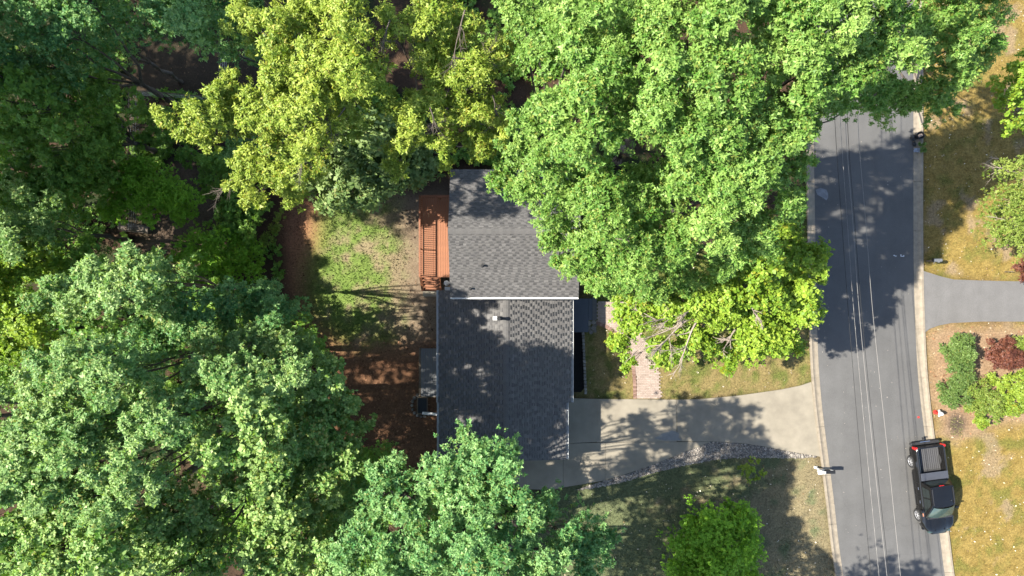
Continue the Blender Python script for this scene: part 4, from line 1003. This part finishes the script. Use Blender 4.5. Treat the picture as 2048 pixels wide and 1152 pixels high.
undergrowth(0, [([(-120,-60),(262,-60),(255,470),(300,520),(560,470),(580,640),(690,720),(660,900),(-120,1200)], 9000), ([(262,180),(420,190),(430,300),(330,330),(300,350),(262,300)], 900), ([(430,190),(640,140),(900,200),(900,330),(640,380),(440,420)], 3500), ([(700,930),(900,960),(1060,990),(1080,1250),(600,1250)], 2500),([(880,-40),(1640,-40),(1600,420),(1300,560),(1200,500),(1180,330),(880,330)], 7000)], 5)


r_ = np.random.default_rng(77)
TW = []
poly = [(-200,380),(60,400),(330,520),(560,600),(640,720),(700,900),(1000,960),(1050,1300),(-300,1300)]
X = r_.uniform(-300, 1050, 400); Y = r_.uniform(380, 1300, 400)
ok = inpoly(X, Y, poly)
for x, y in list(zip(X[ok], Y[ok]))[:150]:
    z = r_.uniform(2.0, 7.0)
    c = np.array(P(1024+(x-1024)*H/(H-z)*0.9, 576+(y-576)*H/(H-z)*0.9, z))
    TW.append(lobe_twigs(c, r_.uniform(0.9, 1.5), 'shade', 110, r_))
T = np.concatenate([a[0] for a in TW]); A = np.concatenate([a[1] for a in TW]); Hu = np.concatenate([a[2] for a in TW])
V, tt = leaves_for(T, A, Hu, 'shade', r_)
link('understory', np_mesh('understory', V, np.arange(len(V)).reshape(-1,3), [('tint','FLOAT','FACE',tt)]), LEAF['shade'], kind='stuff')

# ------------------------------------------------------------------ grass: blades rooted in the lawns
def grass(name, classes, n, hgt, seed, thin=None, boost=1.15):
    r_ = np.random.default_rng(seed)
    x = r_.uniform(-34, 34, n*8); y = r_.uniform(-20, 20, n*8)
    c, col, z = ground_at(x, y)
    g = col[:,1]/(col[:,0]+1e-6)
    ok = np.isin(c, classes) & (r_.random(n*8) < np.clip((g-0.55)*2.2, 0.05, 1))
    px, py = 1024+x*F/H, 576-y*F/H
    for pl in HARD: ok &= ~inpoly(px, py, pl)
    idx = np.nonzero(ok)[0][:n]; x, y, z, col = x[idx], y[idx], z[idx], col[idx]; m = len(idx)
    a = r_.uniform(0, 6.28, m); h = hgt*r_.uniform(.4, 1.3, m); w_ = 0.028*r_.uniform(.6,1.3,m); ln = r_.normal(0, .6, (m,2))*h[:,None]
    dx, dy = np.cos(a)*w_, np.sin(a)*w_
    V = np.stack([np.stack([x-dx,y-dy,z-.01],-1), np.stack([x+dx,y+dy,z-.01],-1), np.stack([x+ln[:,0],y+ln[:,1],z+h],-1)], 1).reshape(-1,3)
    cc = np.concatenate([np.clip(col*boost*r_.uniform(.5,1.5,(m,1)),0,1), np.ones((m,1))], -1)
    return link(name, np_mesh(name, V, np.arange(3*m).reshape(-1,3), [('Col','FLOAT_COLOR','FACE',cc)]), M['blade'], kind='stuff')
HARD = DRV + [ROCK, PATH, [(x,y) for x,y in LO]+[(x,y) for x,y in RO[::-1]], [(1842,541),(1905,559),(2500,566),(2500,640),(1900,646),(1849,664)], [(1100,590),(1195,590),(1195,664),(1172,664),(1172,790),(1100,790)], [(840,380),(1140,340),(1140,930),(876,930),(876,600),(840,600)]]
grass('grass', [1], 45000, 0.13, 1)
grass('grass', [3, 4], 70000, 0.06, 2)
grass('grass', [5], 90000, 0.06, 3)
# bark chips, fallen leaves and twigs on the bare ground
def litter(name, classes, n, size, cols, seed, up=0.03, where=None):
    r_ = np.random.default_rng(seed); x = r_.uniform(-34, 34, n*6); y = r_.uniform(-20, 20, n*6)
    c, col, z = ground_at(x, y); ok = np.isin(c, classes); px, py = 1024+x*F/H, 576-y*F/H
    if where is not None: ok &= inpoly(px, py, where)
    for pl in HARD: ok &= ~inpoly(px, py, pl)
    i = np.nonzero(ok)[0][:n]; m = len(i); x, y, z = x[i], y[i], z[i]
    a = r_.uniform(0, 6.28, m); L = size*r_.uniform(.5, 1.5, m); Wd = L*r_.uniform(.25, .7, m)
    ux, uy = np.cos(a)*L, np.sin(a)*L; vx, vy = -np.sin(a)*Wd, np.cos(a)*Wd
    q = lambda s, t: np.stack([x+ux*s+vx*t, y+uy*s+vy*t, z+up*r_.uniform(0.1,1.2,m)], -1)
    V = np.stack([q(-.5,0), q(0,-.5), q(.5,0), q(0,.5)], 1).reshape(-1,3)
    k = r_.integers(0, len(cols), m); cc = np.concatenate([0.5*np.array(cols)[k]*r_.uniform(.6,1.4,(m,1)), np.ones((m,1))], -1)
    return link(name, np_mesh(name, V, np.arange(4*m).reshape(-1,4), [('Col','FLOAT_COLOR','FACE',cc)]), M['blade'], kind='stuff')
litter('bark_chips', [2], 16000, 0.10, [(0.20,0.10,0.055),(0.12,0.06,0.03),(0.30,0.16,0.09)], 4)
litter('fallen_leaves', [0, 7], 16000, 0.10, [(0.12,0.07,0.04),(0.07,0.04,0.025),(0.19,0.12,0.07)], 5)
litter('pine_straw', [6], 5000, 0.13, [(0.36,0.22,0.12),(0.28,0.15,0.08),(0.45,0.33,0.21)], 6)
litter('fallen_leaves', [3, 4, 5], 1800, 0.09, [(0.5,0.42,0.28),(0.3,0.2,0.1),(0.7,0.62,0.48)], 15, 0.08)
r_ = np.random.default_rng(8)
mb = MB()
for k in range(150):     # small debris on the asphalt and the drive
    px, py = r_.uniform(1640, 1890), r_.uniform(230, 1150)
    v = P(px, py, 0); s = r_.uniform(.012, .03)
    v.z = 0.1
    mb.add([v+Vector((s*math.cos(a), s*math.sin(a), 0.0)) for a in (0,1.3,2.6,3.9,5.1)], [(0,1,2,3,4)], r_.random())
mb.build('road_debris', M['rock'], attr=True, kind='stuff')
sp_ = MB()
for i in range(5):
    for j in range(6):
        v = P(1901+i*5+rnd.uniform(-1,1), 836+j*6+rnd.uniform(-1,1)+i, 0)
        for k in range(4):
            a = rnd.uniform(0, 6.28); d = Vector((math.cos(a), math.sin(a), 0))
            sp_.add([v+d*0.01, v+d*0.10+Vector((0,0,.1))+Vector((-d.y,d.x,0))*.02, v+d*0.10+Vector((0,0,.1))-Vector((-d.y,d.x,0))*.02], [(0,1,2)])
sp_.build('seedlings', mat('seedling', (0.16,0.15,0.05), 0.8), kind='stuff')

# ------------------------------------------------------------------ overhead cables
def cable(label, pts, r0, m, tw=None):
    """pts: (px, py) seen at the cable's height z; the line sags in its span"""
    pts2 = spline(pts, 6); V = []
    for x, y in pts2:
        V.append(P(x, y, 6.6))
    mb = MB(); mb.tube([tuple(v) for v in V], r0, 6)
    if tw:
        for i in range(0, len(V)-1):
            a, b_ = V[i], V[i+1]; L = (b_-a).length
            n = max(1, int(L/0.55))
            for k in range(n):
                p = a.lerp(b_, (k+.2)/n); q = a.lerp(b_, (k+.6)/n); mb.tube([tuple(p), tuple(p.lerp(q,.5)+Vector((0.006,0,r0*0.8))), tuple(q)], [r0*.3, r0*1.3, r0*.3], 5)
    o = mb.build('power_line', m, smooth=True); return tag(o, label, 'cable', 'cables running along the road')
cable('bright cable strung along the road, easternmost of the lines', [(1710,-80),(1714,100),(1717,265),(1732,450),(1747,640),(1777,920),(1801,1152),(1818,1300)], 0.011, M['cable_light'])
cable('bright cable strung along the middle of the road', [(1682,-80),(1687,100),(1692,265),(1706,450),(1720,640),(1748,920),(1774,1152),(1792,1300)], 0.011, M['cable_light'])
cable('black line hugging the bright middle cable', [(1686,-80),(1691,100),(1696,265),(1710,450),(1724.5,640),(1752.5,920),(1778.5,1152),(1797,1300)], 0.013, M['cable_dark'])  # thin black tube laid close beside the bright middle cable
cable('pale twisted cable with dashes of light above the road', [(1668,-80),(1675,100),(1682,265),(1695,450),(1709,640),(1735,920),(1758,1152),(1773,1300)], 0.008, M['cable_light'], True)
cable('thin black cable above the road, westernmost of the lines', [(1658,-80),(1664,100),(1671,265),(1684,450),(1698,640),(1721,920),(1742,1152),(1756,1300)], 0.012, M['cable_dark'])

# ------------------------------------------------------------------ fence in the shaded yard
fence = thing('wire_fence', 'pale wire fence with thin rails in the shaded northwest yard', 'fence', P(258,180,0))
q = fence.location
lines = [[(258,180),(257,245),(256,310),(254,385),(252,460)], [(258,180),(330,186),(400,192),(470,198)], [(438,95),(438,150),(436,205)]]
mb_w = MB()
for ln in lines:
    for i, p in enumerate(ln):
        v = P(p[0], p[1], 1.2)-q; v.z = 0
        MB().tube([v, v+Vector((0,0,1.28))], 0.035, 6).build('post', M['wood'], fence)
        if i:
            a = P(ln[i-1][0], ln[i-1][1], 1.2)-q; b_ = P(p[0], p[1], 1.2)-q
            a.z = b_.z = 1.2
            MB().bar(a, b_, 0.055, 0.04).build('rail', M['fence'] if 'fence' in M else M['wood'], fence)
            for z in (0.2, 0.45, 0.7, 0.95):
                mb_w.tube([Vector((a.x,a.y,z)), Vector((b_.x,b_.y,z))], 0.006, 4)
            n = int((b_-a).length/0.3)
            for k in range(n):
                t = a.lerp(b_, (k+.5)/n); mb_w.tube([Vector((t.x,t.y,0.02)), Vector((t.x,t.y,1.18))], 0.005, 3)
mb_w.build('wire_mesh', M['steel'], fence, kind='stuff')
log = thing('log', 'thick cut log lying on the ground by the end of the wire fence', 'log', P(268,455,0))
mb = MB(); a = P(240,451,0.3)-log.location; b_ = P(298,461,0.25)-log.location; a.z = 0.28; b_.z = 0.24
pts = [a.lerp(b_, t)+Vector((rnd.uniform(-.02,.02),rnd.uniform(-.02,.02),0)) for t in np.linspace(0,1,7)]; pts[0] = a
mb.tube(pts, [0.27,0.275,0.26,0.25,0.24,0.235,0.22], 14).build('bark', M['bark'], log, smooth=False)
mb = MB(); d = (a-b_).normalized(); mb.tube([a+d*0.002, a+d*0.02], [0.24,0.235], 14).build('cut_end', M['log_end'], log)

# ------------------------------------------------------------------ street things
def mailbox_white():
    t = thing('mailbox', 'black mailbox with white post beside the concrete driveway', 'mailbox', P(1630,934,0))
    f = t.location
    MB().box(-0.05,0.05,-0.05,0.05,-0.1,1.25).build('post', M['white'], t, bevel=0.008)
    MB().box(-0.075,0.075,-0.075,0.075,1.251,1.30).lathe([(0.03,1.30),(0.055,1.34),(0.03,1.39),(0.005,1.41)],10).build('post_cap', M['white'], t)
    MB().box(-0.28,0.62,-0.045,0.045,0.90,0.985).box(-0.085,0.085,-0.07,0.07,0.0,0.16).build('arm', M['white'], t, bevel=0.006)
    MB().bar((0.05,0,0.55),(0.42,0,0.90),0.06,0.06).build('brace', M['white'], t)
    MB().box(-0.23,0.0,-0.19,-0.055,0.86,1.0).build('newspaper_box', M['white'], t, bevel=0.01)
    prof = [(-0.11,0),(0.11,0),(0.11,0.11)] + [(0.11*math.cos(a),0.11+0.10*math.sin(a)) for a in np.linspace(0.3,math.pi-0.3,6)] + [(-0.11,0.11)]
    V = [Vector((x,y,1.0+z)) for x in (0.12,0.66) for y,z in prof]; n=len(prof)
    mb = MB(); mb.add(V, [tuple(range(n-1,-1,-1)), tuple(range(n,2*n))]+[(i,(i+1)%n,n+(i+1)%n,n+i) for i in range(n)])
    bx = mb.build('box', M['black_plastic'], t)
    MB().box(0.661,0.672,-0.10,0.10,1.005,1.19).build('door', M['black_plastic'], bx)
    MB().box(0.40,0.56,0.112,0.124,1.12,1.17).build('flag', M['white'], bx)
mailbox_white()
def mailbox_grey():
    t = thing('mailbox', 'dark grey mailbox in the sunny grass by the neighbouring drive', 'mailbox', P(1852,522,0))
    MB().box(0.0,0.09,-0.045,0.045,-0.1,1.0).build('post', M['wood'], t)
    prof = [(-0.1,0),(0.1,0),(0.1,0.1)] + [(0.1*math.cos(a),0.1+0.09*math.sin(a)) for a in np.linspace(0.3,math.pi-0.3,6)] + [(-0.1,0.1)]
    n = len(prof); V = [Vector((x,y,1.0+z)) for x in (-0.25,0.25) for y,z in prof]
    mb = MB(); mb.add(V, [tuple(range(n-1,-1,-1)), tuple(range(n,2*n))]+[(i,(i+1)%n,n+(i+1)%n,n+i) for i in range(n)])
    bx = mb.build('box', mat('grey_metal',(0.13,0.135,0.14),0.4,metal=0.4), t)
    MB().box(-0.272,-0.251,-0.105,0.105,0.99,1.19).build('door', M['black_plastic'], bx)
    MB().box(0.02,0.14,-0.113,-0.102,1.08,1.12).build('flag', M['white'], bx)
mailbox_grey()
hy = thing('fire_hydrant', 'red and white fire hydrant in the mulch beside the road', 'hydrant', P(1870,824,0))
MB().lathe([(0.13,0),(0.13,0.05),(0.09,0.06),(0.085,0.42),(0.10,0.44),(0.10,0.5)],18).build('barrel', M['red'], hy, smooth=False)
MB().lathe([(0.125,0.50),(0.13,0.54),(0.12,0.60),(0.10,0.68),(0.06,0.73),(0.035,0.74),(0.035,0.80),(0.01,0.81)],18).build('bonnet', M['white'], hy)
for a, r_, L in ((math.pi,0.075,0.2),(math.pi/2,0.06,0.18),(-math.pi/2,0.06,0.18)):
    Q_ = Matrix.Translation((0,0,0.40)) @ Matrix.Rotation(a,4,'Z') @ Matrix.Rotation(math.pi/2,4,'Y')
    MB().lathe([(r_*.8,0.08),(r_*.8,L-0.06),(r_,L-0.06),(r_,L),(0.025,L+0.005),(0.025,L+0.035)],12,Q_).build('nozzle', M['white'] if a != math.pi else M['red'], hy)
tub = thing('tub', 'round black tub with pale debris at the shaded kerb', 'tub', P(1832,274,0))
MB().lathe([(0.17,0.05),(0.22,0.45),(0.235,0.46),(0.235,0.49),(0.205,0.49),(0.19,0.36)],20).build('wall', M['black_plastic'], tub)
mb = MB()
for k in range(9):
    a = rnd.uniform(0,6.28); r = rnd.uniform(0,.11); mb.box(-.07,.07,-.04,.04,-.02,.03, Matrix.Translation((r*math.cos(a),r*math.sin(a),0.40)) @ Matrix.Rotation(rnd.uniform(0,3),4,'Z') @ Matrix.Rotation(rnd.uniform(-.5,.5),4,'X'), rnd.random())
mb.build('debris', M['paver'], tub, kind='stuff', attr=True)
def bag(name, label, px, py, s, m):
    v = P(px, py, 0); mb = MB(); r_ = np.random.default_rng(px)
    prof = [(0.5,0),(0.95,0.15),(1.0,0.45),(0.75,0.8),(0.25,1.0),(0.12,1.1),(0.2,1.2)]
    V = []; n = 12
    for r, z in prof:
        for k in range(n):
            a = 2*math.pi*k/n; rr = r*s*(1+r_.normal(0,.09)); V.append((rr*math.cos(a), rr*math.sin(a), z*s*0.9+0.05))
    mb.add(V, [(i*n+k, i*n+(k+1)%n, (i+1)*n+(k+1)%n, (i+1)*n+k) for i in range(len(prof)-1) for k in range(n)]+[tuple((len(prof)-1)*n+k for k in range(n))])
    o = mb.build(name, m); o.location = v; return tag(o, label, 'bag')
bag('trash_bag', 'larger black bag beside the round tub at the kerb', 1825, 276, 0.19, M['black_plastic'])
bag('trash_bag', 'smaller black bag below the round tub at the kerb', 1827, 289, 0.14, M['black_plastic'])
mb = MB(); V = []
for i in range(5):
    for j in range(4):
        v = P(1824+i*3.2+rnd.uniform(-1,1), 297+j*3+rnd.uniform(-1,1), 0); v.z = 0.15+rnd.uniform(0,.05); V.append(v)
mb.add(V, [(i*4+j,i*4+j+1,(i+1)*4+j+1,(i+1)*4+j) for i in range(4) for j in range(3)])
tag(mb.build('plastic_sheet', mat('pale_plastic',(0.28,0.31,0.38),0.5)), 'crumpled pale blue plastic sheet on the shaded kerb', 'sheet')
tree('weed', 'leafy green weed growing beside the bags at the kerb', 'shrub', [(1842,292,0.3,9),(1846,300,0.25,7)], cat='plant', dens=0.6, under=0, rt=0.01)

# ------------------------------------------------------------------ pickup truck
def truck():
    ang = math.atan2(-0.992, 0.128)     # heading: towards the bottom of the picture
    t = thing('pickup_truck', 'black crew cab pickup truck parked at the east kerb', 'pickup', TRUCK, ang-math.pi/2)
    paint = mat('black_paint', (0.007,0.007,0.007), 0.22, spec=0.35, var=0.12, scale=3, coat=0.25)
    trim = mat('dark_trim', (0.028,0.028,0.03), 0.6, var=0.15)
    liner = tint_mat('bed_liner', (0.05,0.05,0.052), (0.12,0.12,0.125), rough=0.6, fine=25)
    toolb = mat('bed_box_lid', (0.06,0.065,0.08), 0.45, var=0.12, scale=3)
    glass = mat('tinted_glass', (0.018,0.024,0.024), 0.04, spec=0.6, var=0.1)
    wsg = mat('windscreen_glass', (0.05,0.085,0.08), 0.05, spec=0.6, var=0.3, scale=2)
    chrome = mat('chrome', (0.75,0.75,0.75), 0.15, metal=1.0, var=0.05)
    redl = mat('tail_lens', (0.5,0.02,0.02), 0.2, var=0.1)
    rimm = mat('alloy', (0.34,0.34,0.35), 0.35, metal=0.5, var=0.1)
    WY = (-1.62, 1.60); WR = 0.375
    def zlow(y):
        z = 0.42
        for wy_ in WY:
            d = abs(y-wy_)
            if d < 0.47: z = max(z, 0.37+math.sqrt(0.47**2-d*d))
        return z
    def half(y):      # plan half width
        if y > 1.9: return 0.90 - 0.42*((y-1.9)/0.72)**2.2
        if y < -2.4: return 0.90-0.08*((-2.4-y)/0.2)
        return 0.90
    def ztop(y):
        if y > 0.98: return 1.10 - 0.05*(y-0.98) - 0.16*max(0,(y-2.0)/0.62)**2
        return 1.12
    def strip(ys, full):
        V = []; k = 0
        for y in ys:
            h = half(y); zt = ztop(y); zl = min(zlow(y), zt-0.1); flare = 0.0
            for wy_ in WY:
                d = abs(y-wy_)
                if d < 0.55: flare = max(flare, 0.035*(1-(d/0.55)**2)**0.5)
            side = [(h-0.03, zl), (h+flare, zl+0.02), (h+flare*0.7+0.01, zl*0.5+zt*0.5), (h+0.004, zt-0.13), (h-0.035, zt-0.035), (h-0.10, zt)]
            inn = [(h-0.16, zt+0.004)] + ([(0.42,zt+0.025),(0.36,zt+0.045),(0.0,zt+0.05)] if full else [(h-0.162, zt-0.02),(h-0.165,0.8),(h-0.17,0.62)])
            prof = side+inn
            for x, z in prof: V.append((x, y, z))
            k = len(prof)
        V2 = [(-x,y,z) for x,y,z in V]; n = len(ys); fs = []
        for i in range(n-1):
            for j in range(k-1):
                fs.append((i*k+j, (i+1)*k+j, (i+1)*k+j+1, i*k+j+1))
        mb = MB(); mb.add(V, fs); mb.add(V2, [f[::-1] for f in fs]); return mb
    front = strip(list(np.arange(0.90, 2.625, 0.075)), True)
    o = front.build('front_body', paint, t, smooth=True)
    rear = strip(list(np.arange(-2.55, 0.976, 0.06)), False)
    rear.build('side_body', paint, t, smooth=True)
    MB().box(-0.46,0.46,2.58,2.66,0.45,0.88).box(-0.80,0.80,2.28,2.45,0.45,0.62).build('front_bumper', paint, t, bevel=0.05)
    MB().box(-0.40,0.40,2.661,2.675,0.55,0.84).build('grille', trim, t)
    for s in (-1,1):
        MB().box(s*0.52-0.13, s*0.52+0.13, 2.44, 2.56, 0.74, 0.93).build('headlight', wsg, t, bevel=0.03)
    # bed
    MB().box(-0.735,0.735,-2.5,-0.62,0.58,0.62).build('bed_floor', liner, t)
    for k in range(12):
        x = -0.68+k*0.115; MB().box(x, x+0.055, -2.48, -1.10, 0.621, 0.645, None, 0.6).build('bed_rib', liner, t, attr=True)
    MB().box(-0.735,0.735,-0.66,-0.60,0.62,1.16).build('bed_front', paint, t)
    MB().box(-0.80,0.80,-1.08,-0.64,1.13,1.175).build('bed_box_lid', toolb, t, bevel=0.015)
    tg = MB().box(-0.76,0.76,-2.585,-2.50,0.55,1.12).build('tailgate', paint, t, bevel=0.02)
    MB().box(-0.18,0.18,-2.60,-2.586,0.92,1.0).build('handle', trim, tg)
    MB().box(-0.86,0.86,-2.78,-2.60,0.42,0.62).build('rear_bumper', trim, t, bevel=0.05)
    MB().box(-0.3,0.3,-2.79,-2.76,0.60,0.628).build('step_pad', chrome, t)
    MB().box(-0.035,0.035,-2.98,-2.78,0.40,0.47).lathe([(0.02,0.47),(0.02,0.52),(0.045,0.56),(0.03,0.60)],10,Matrix.Translation((0,-2.95,0))).build('tow_hitch', trim, t)
    for s in (-1,1):
        MB().box(s*0.83-0.085, s*0.83+0.085, -2.62, -2.47, 0.76, 1.10).build('tail_light', redl, t, bevel=0.03)
    # cab
    b0, b1 = -0.58, 1.55       # belt, rear and windscreen foot
    r0, r1 = -0.38, 0.72       # roof
    zb, zr = 1.10, 1.74; hb, hr = 0.84, 0.655
    st = [(b0, zb, hb), (-0.50, 1.40, 0.76), (r0, zr-0.03, hr), (-0.1, zr, hr+0.01), (0.35, zr, hr+0.01), (r1, zr-0.045, hr), (1.15, 1.43, 0.74), (b1, zb+0.02, hb-0.02)]
    V = []
    for y, z, h in st:
        for x in (-h, -h*0.93, -h*0.5, 0, h*0.5, h*0.93, h):
            e = abs(x)/h; V.append((x, y + (0.10*(1-e*e) if y > 0.7 else (-0.05*(1-e*e) if y < -0.3 else 0)), z + (0.035*(1-e*e) if 1.6 < z else 0.02*(1-e*e))))
    k = 7; fs = [(i*k+j, i*k+j+1, (i+1)*k+j+1, (i+1)*k+j) for i in range(len(st)-1) for j in range(k-1)]
    mb = MB(); mb.add(V, fs)
    top_i = [i for i in range(2,6)]
    for s in (0, k-1):     # cab sides
        L_ = [i*k+s for i in range(len(st))]
        mb.add([V[i] for i in L_], [tuple(range(len(L_))) if s else tuple(range(len(L_)-1,-1,-1))])
    mb.build('cab', paint, t, bevel=0.0)
    def quad(name, pts, m, off, parent=t):
        a, b_, c, d = [Vector(p) for p in pts]; n_ = (b_-a).cross(d-a).normalized()*off
        N_ = 6; Vq = []
        for i in range(N_+1):
            for j in range(3): 
                p = a.lerp(b_, i/N_).lerp(d.lerp(c, i/N_), j/2); Vq.append(p+n_)
        return MB().add(Vq, [(i*3+j,(i+1)*3+j,(i+1)*3+j+1,i*3+j+1) for i in range(N_) for j in range(2)]).build(name, m, parent, smooth=True)
    def arcq(name, y0, z0, h0, y1, z1, h1, bow, m):
        Vq = []; n_ = 8
        for yy, zz, hh in ((y0,z0,h0),((y0+y1)/2,(z0+z1)/2+0.02,(h0+h1)/2),(y1,z1,h1)):
            for i in range(n_+1):
                e = -1+2*i/n_; Vq.append((e*hh, yy+bow*(1-e*e), zz+0.03*(1-e*e)))
        k_ = n_+1
        return MB().add(Vq, [(r*k_+i, r*k_+i+1, (r+1)*k_+i+1, (r+1)*k_+i) for r in range(2) for i in range(n_)]).build(name, m, t, smooth=True)
    arcq('windscreen', 0.80, 1.705, 0.60, 1.50, 1.17, 0.74, 0.10, wsg)
    arcq('rear_window', -0.43, 1.66, 0.56, -0.565, 1.22, 0.68, -0.055, glass)
    for s in (-1,1):
        for (ya, yb, yc, yd) in ((-0.33, 0.28, 0.26, -0.22), (0.36, 1.22, 0.66, 0.34)):
            pts = [(s*0.822,ya,1.17),(s*0.815,yb,1.17),(s*0.695,yc,1.63),(s*0.695,yd,1.63)]
            if s < 0: pts = [pts[1],pts[0],pts[3],pts[2]]
            quad('side_window', pts, glass, 0.012)
    MB().box(-0.72,0.72,1.56,1.66,1.115,1.15).build('cowl', trim, t, bevel=0.01)
    for x in (-0.35, 0.25): MB().bar((x,1.60,1.165),(x+0.38,1.54,1.20),0.02,0.015).build('wiper', trim, t)
    MB().box(-0.14,0.14,-0.46,-0.42,1.700,1.735).build('brake_light', redl, t, bevel=0.008)
    for x in (-0.60,0.60): MB().bar((x,-0.3,1.765),(x,0.66,1.755),0.035,0.03).build('roof_rail', trim, t)
    MB().lathe([(0.035,1.765),(0.03,1.79),(0.012,1.81)],10,Matrix.Translation((-0.42,0.45,0))).build('antenna', trim, t)
    for s in (-1,1):
        mb = MB().box(s*1.0-0.09, s*1.0+0.09, 1.02, 1.13, 1.10, 1.27); mb.bar((s*0.86,1.1,1.12),(s*0.95,1.08,1.15),0.05,0.04)
        mb.build('mirror', paint, t, bevel=0.025)
        for y in (-0.25, 0.55): MB().box(s*0.925-0.012, s*0.925+0.012, y, y+0.17, 0.92, 0.955).build('door_handle', chrome, t, bevel=0.008)
        for y in (-0.5, 0.33, 1.22): MB().box(s*0.913-0.004, s*0.913+0.004, y, y+0.012, 0.48, 1.06).build('door_seam', trim, t)
        MB().box(s*0.88-0.02, s*0.88+0.02, 1.30, 1.48, 0.99, 1.05).build('side_marker', mat('amber', (0.6,0.25,0.15), 0.2), t, bevel=0.01)
        MB().box(s*0.86-0.06, s*0.86+0.06, -1.0, 0.98, 0.40, 0.45).build('side_step', trim, t, bevel=0.015)
    # fuel lid and hood creases
    MB().box(-0.917,-0.909,-1.12,-0.95,0.86,1.0).build('fuel_lid', paint, t, bevel=0.003)
    for s in (-1,1): MB().bar((s*0.33,1.75,1.118),(s*0.27,2.45,1.03),0.03,0.02).build('hood_crease', paint, t, bevel=0.006)
    for s in (-1,1):
        for y in WY:
            Q_ = Matrix.Translation((s*0.79, y, WR+0.045)) @ Matrix.Rotation(s*math.pi/2, 4, 'Y')
            wh = MB().lathe([(0.24,-0.13),(0.34,-0.14),(0.372,-0.10),(0.375,0.09),(0.345,0.135),(0.255,0.135),(0.24,0.10)],28,Q_).build('wheel', M['rubber'], t)
            MB().lathe([(0.24,-0.05),(0.245,0.12),(0.225,0.125),(0.21,0.06),(0.06,0.05)],24,Q_).build('rim', rimm, wh)
            mb = MB()
            for k in range(6):
                mb.box(0.05,0.225,-0.028,0.028,0.07,0.105, Q_ @ Matrix.Rotation(k*math.pi/3,4,'Z'))
            mb.lathe([(0.06,0.05),(0.06,0.11),(0.04,0.12)],12,Q_); mb.build('spokes', rimm, wh)
    MB().box(-0.62,0.62,-2.4,2.3,0.36,0.56).build('chassis', trim, t)
TRUCK = P(1848.5,969,0) + Vector((0,0,0.03))
truck()
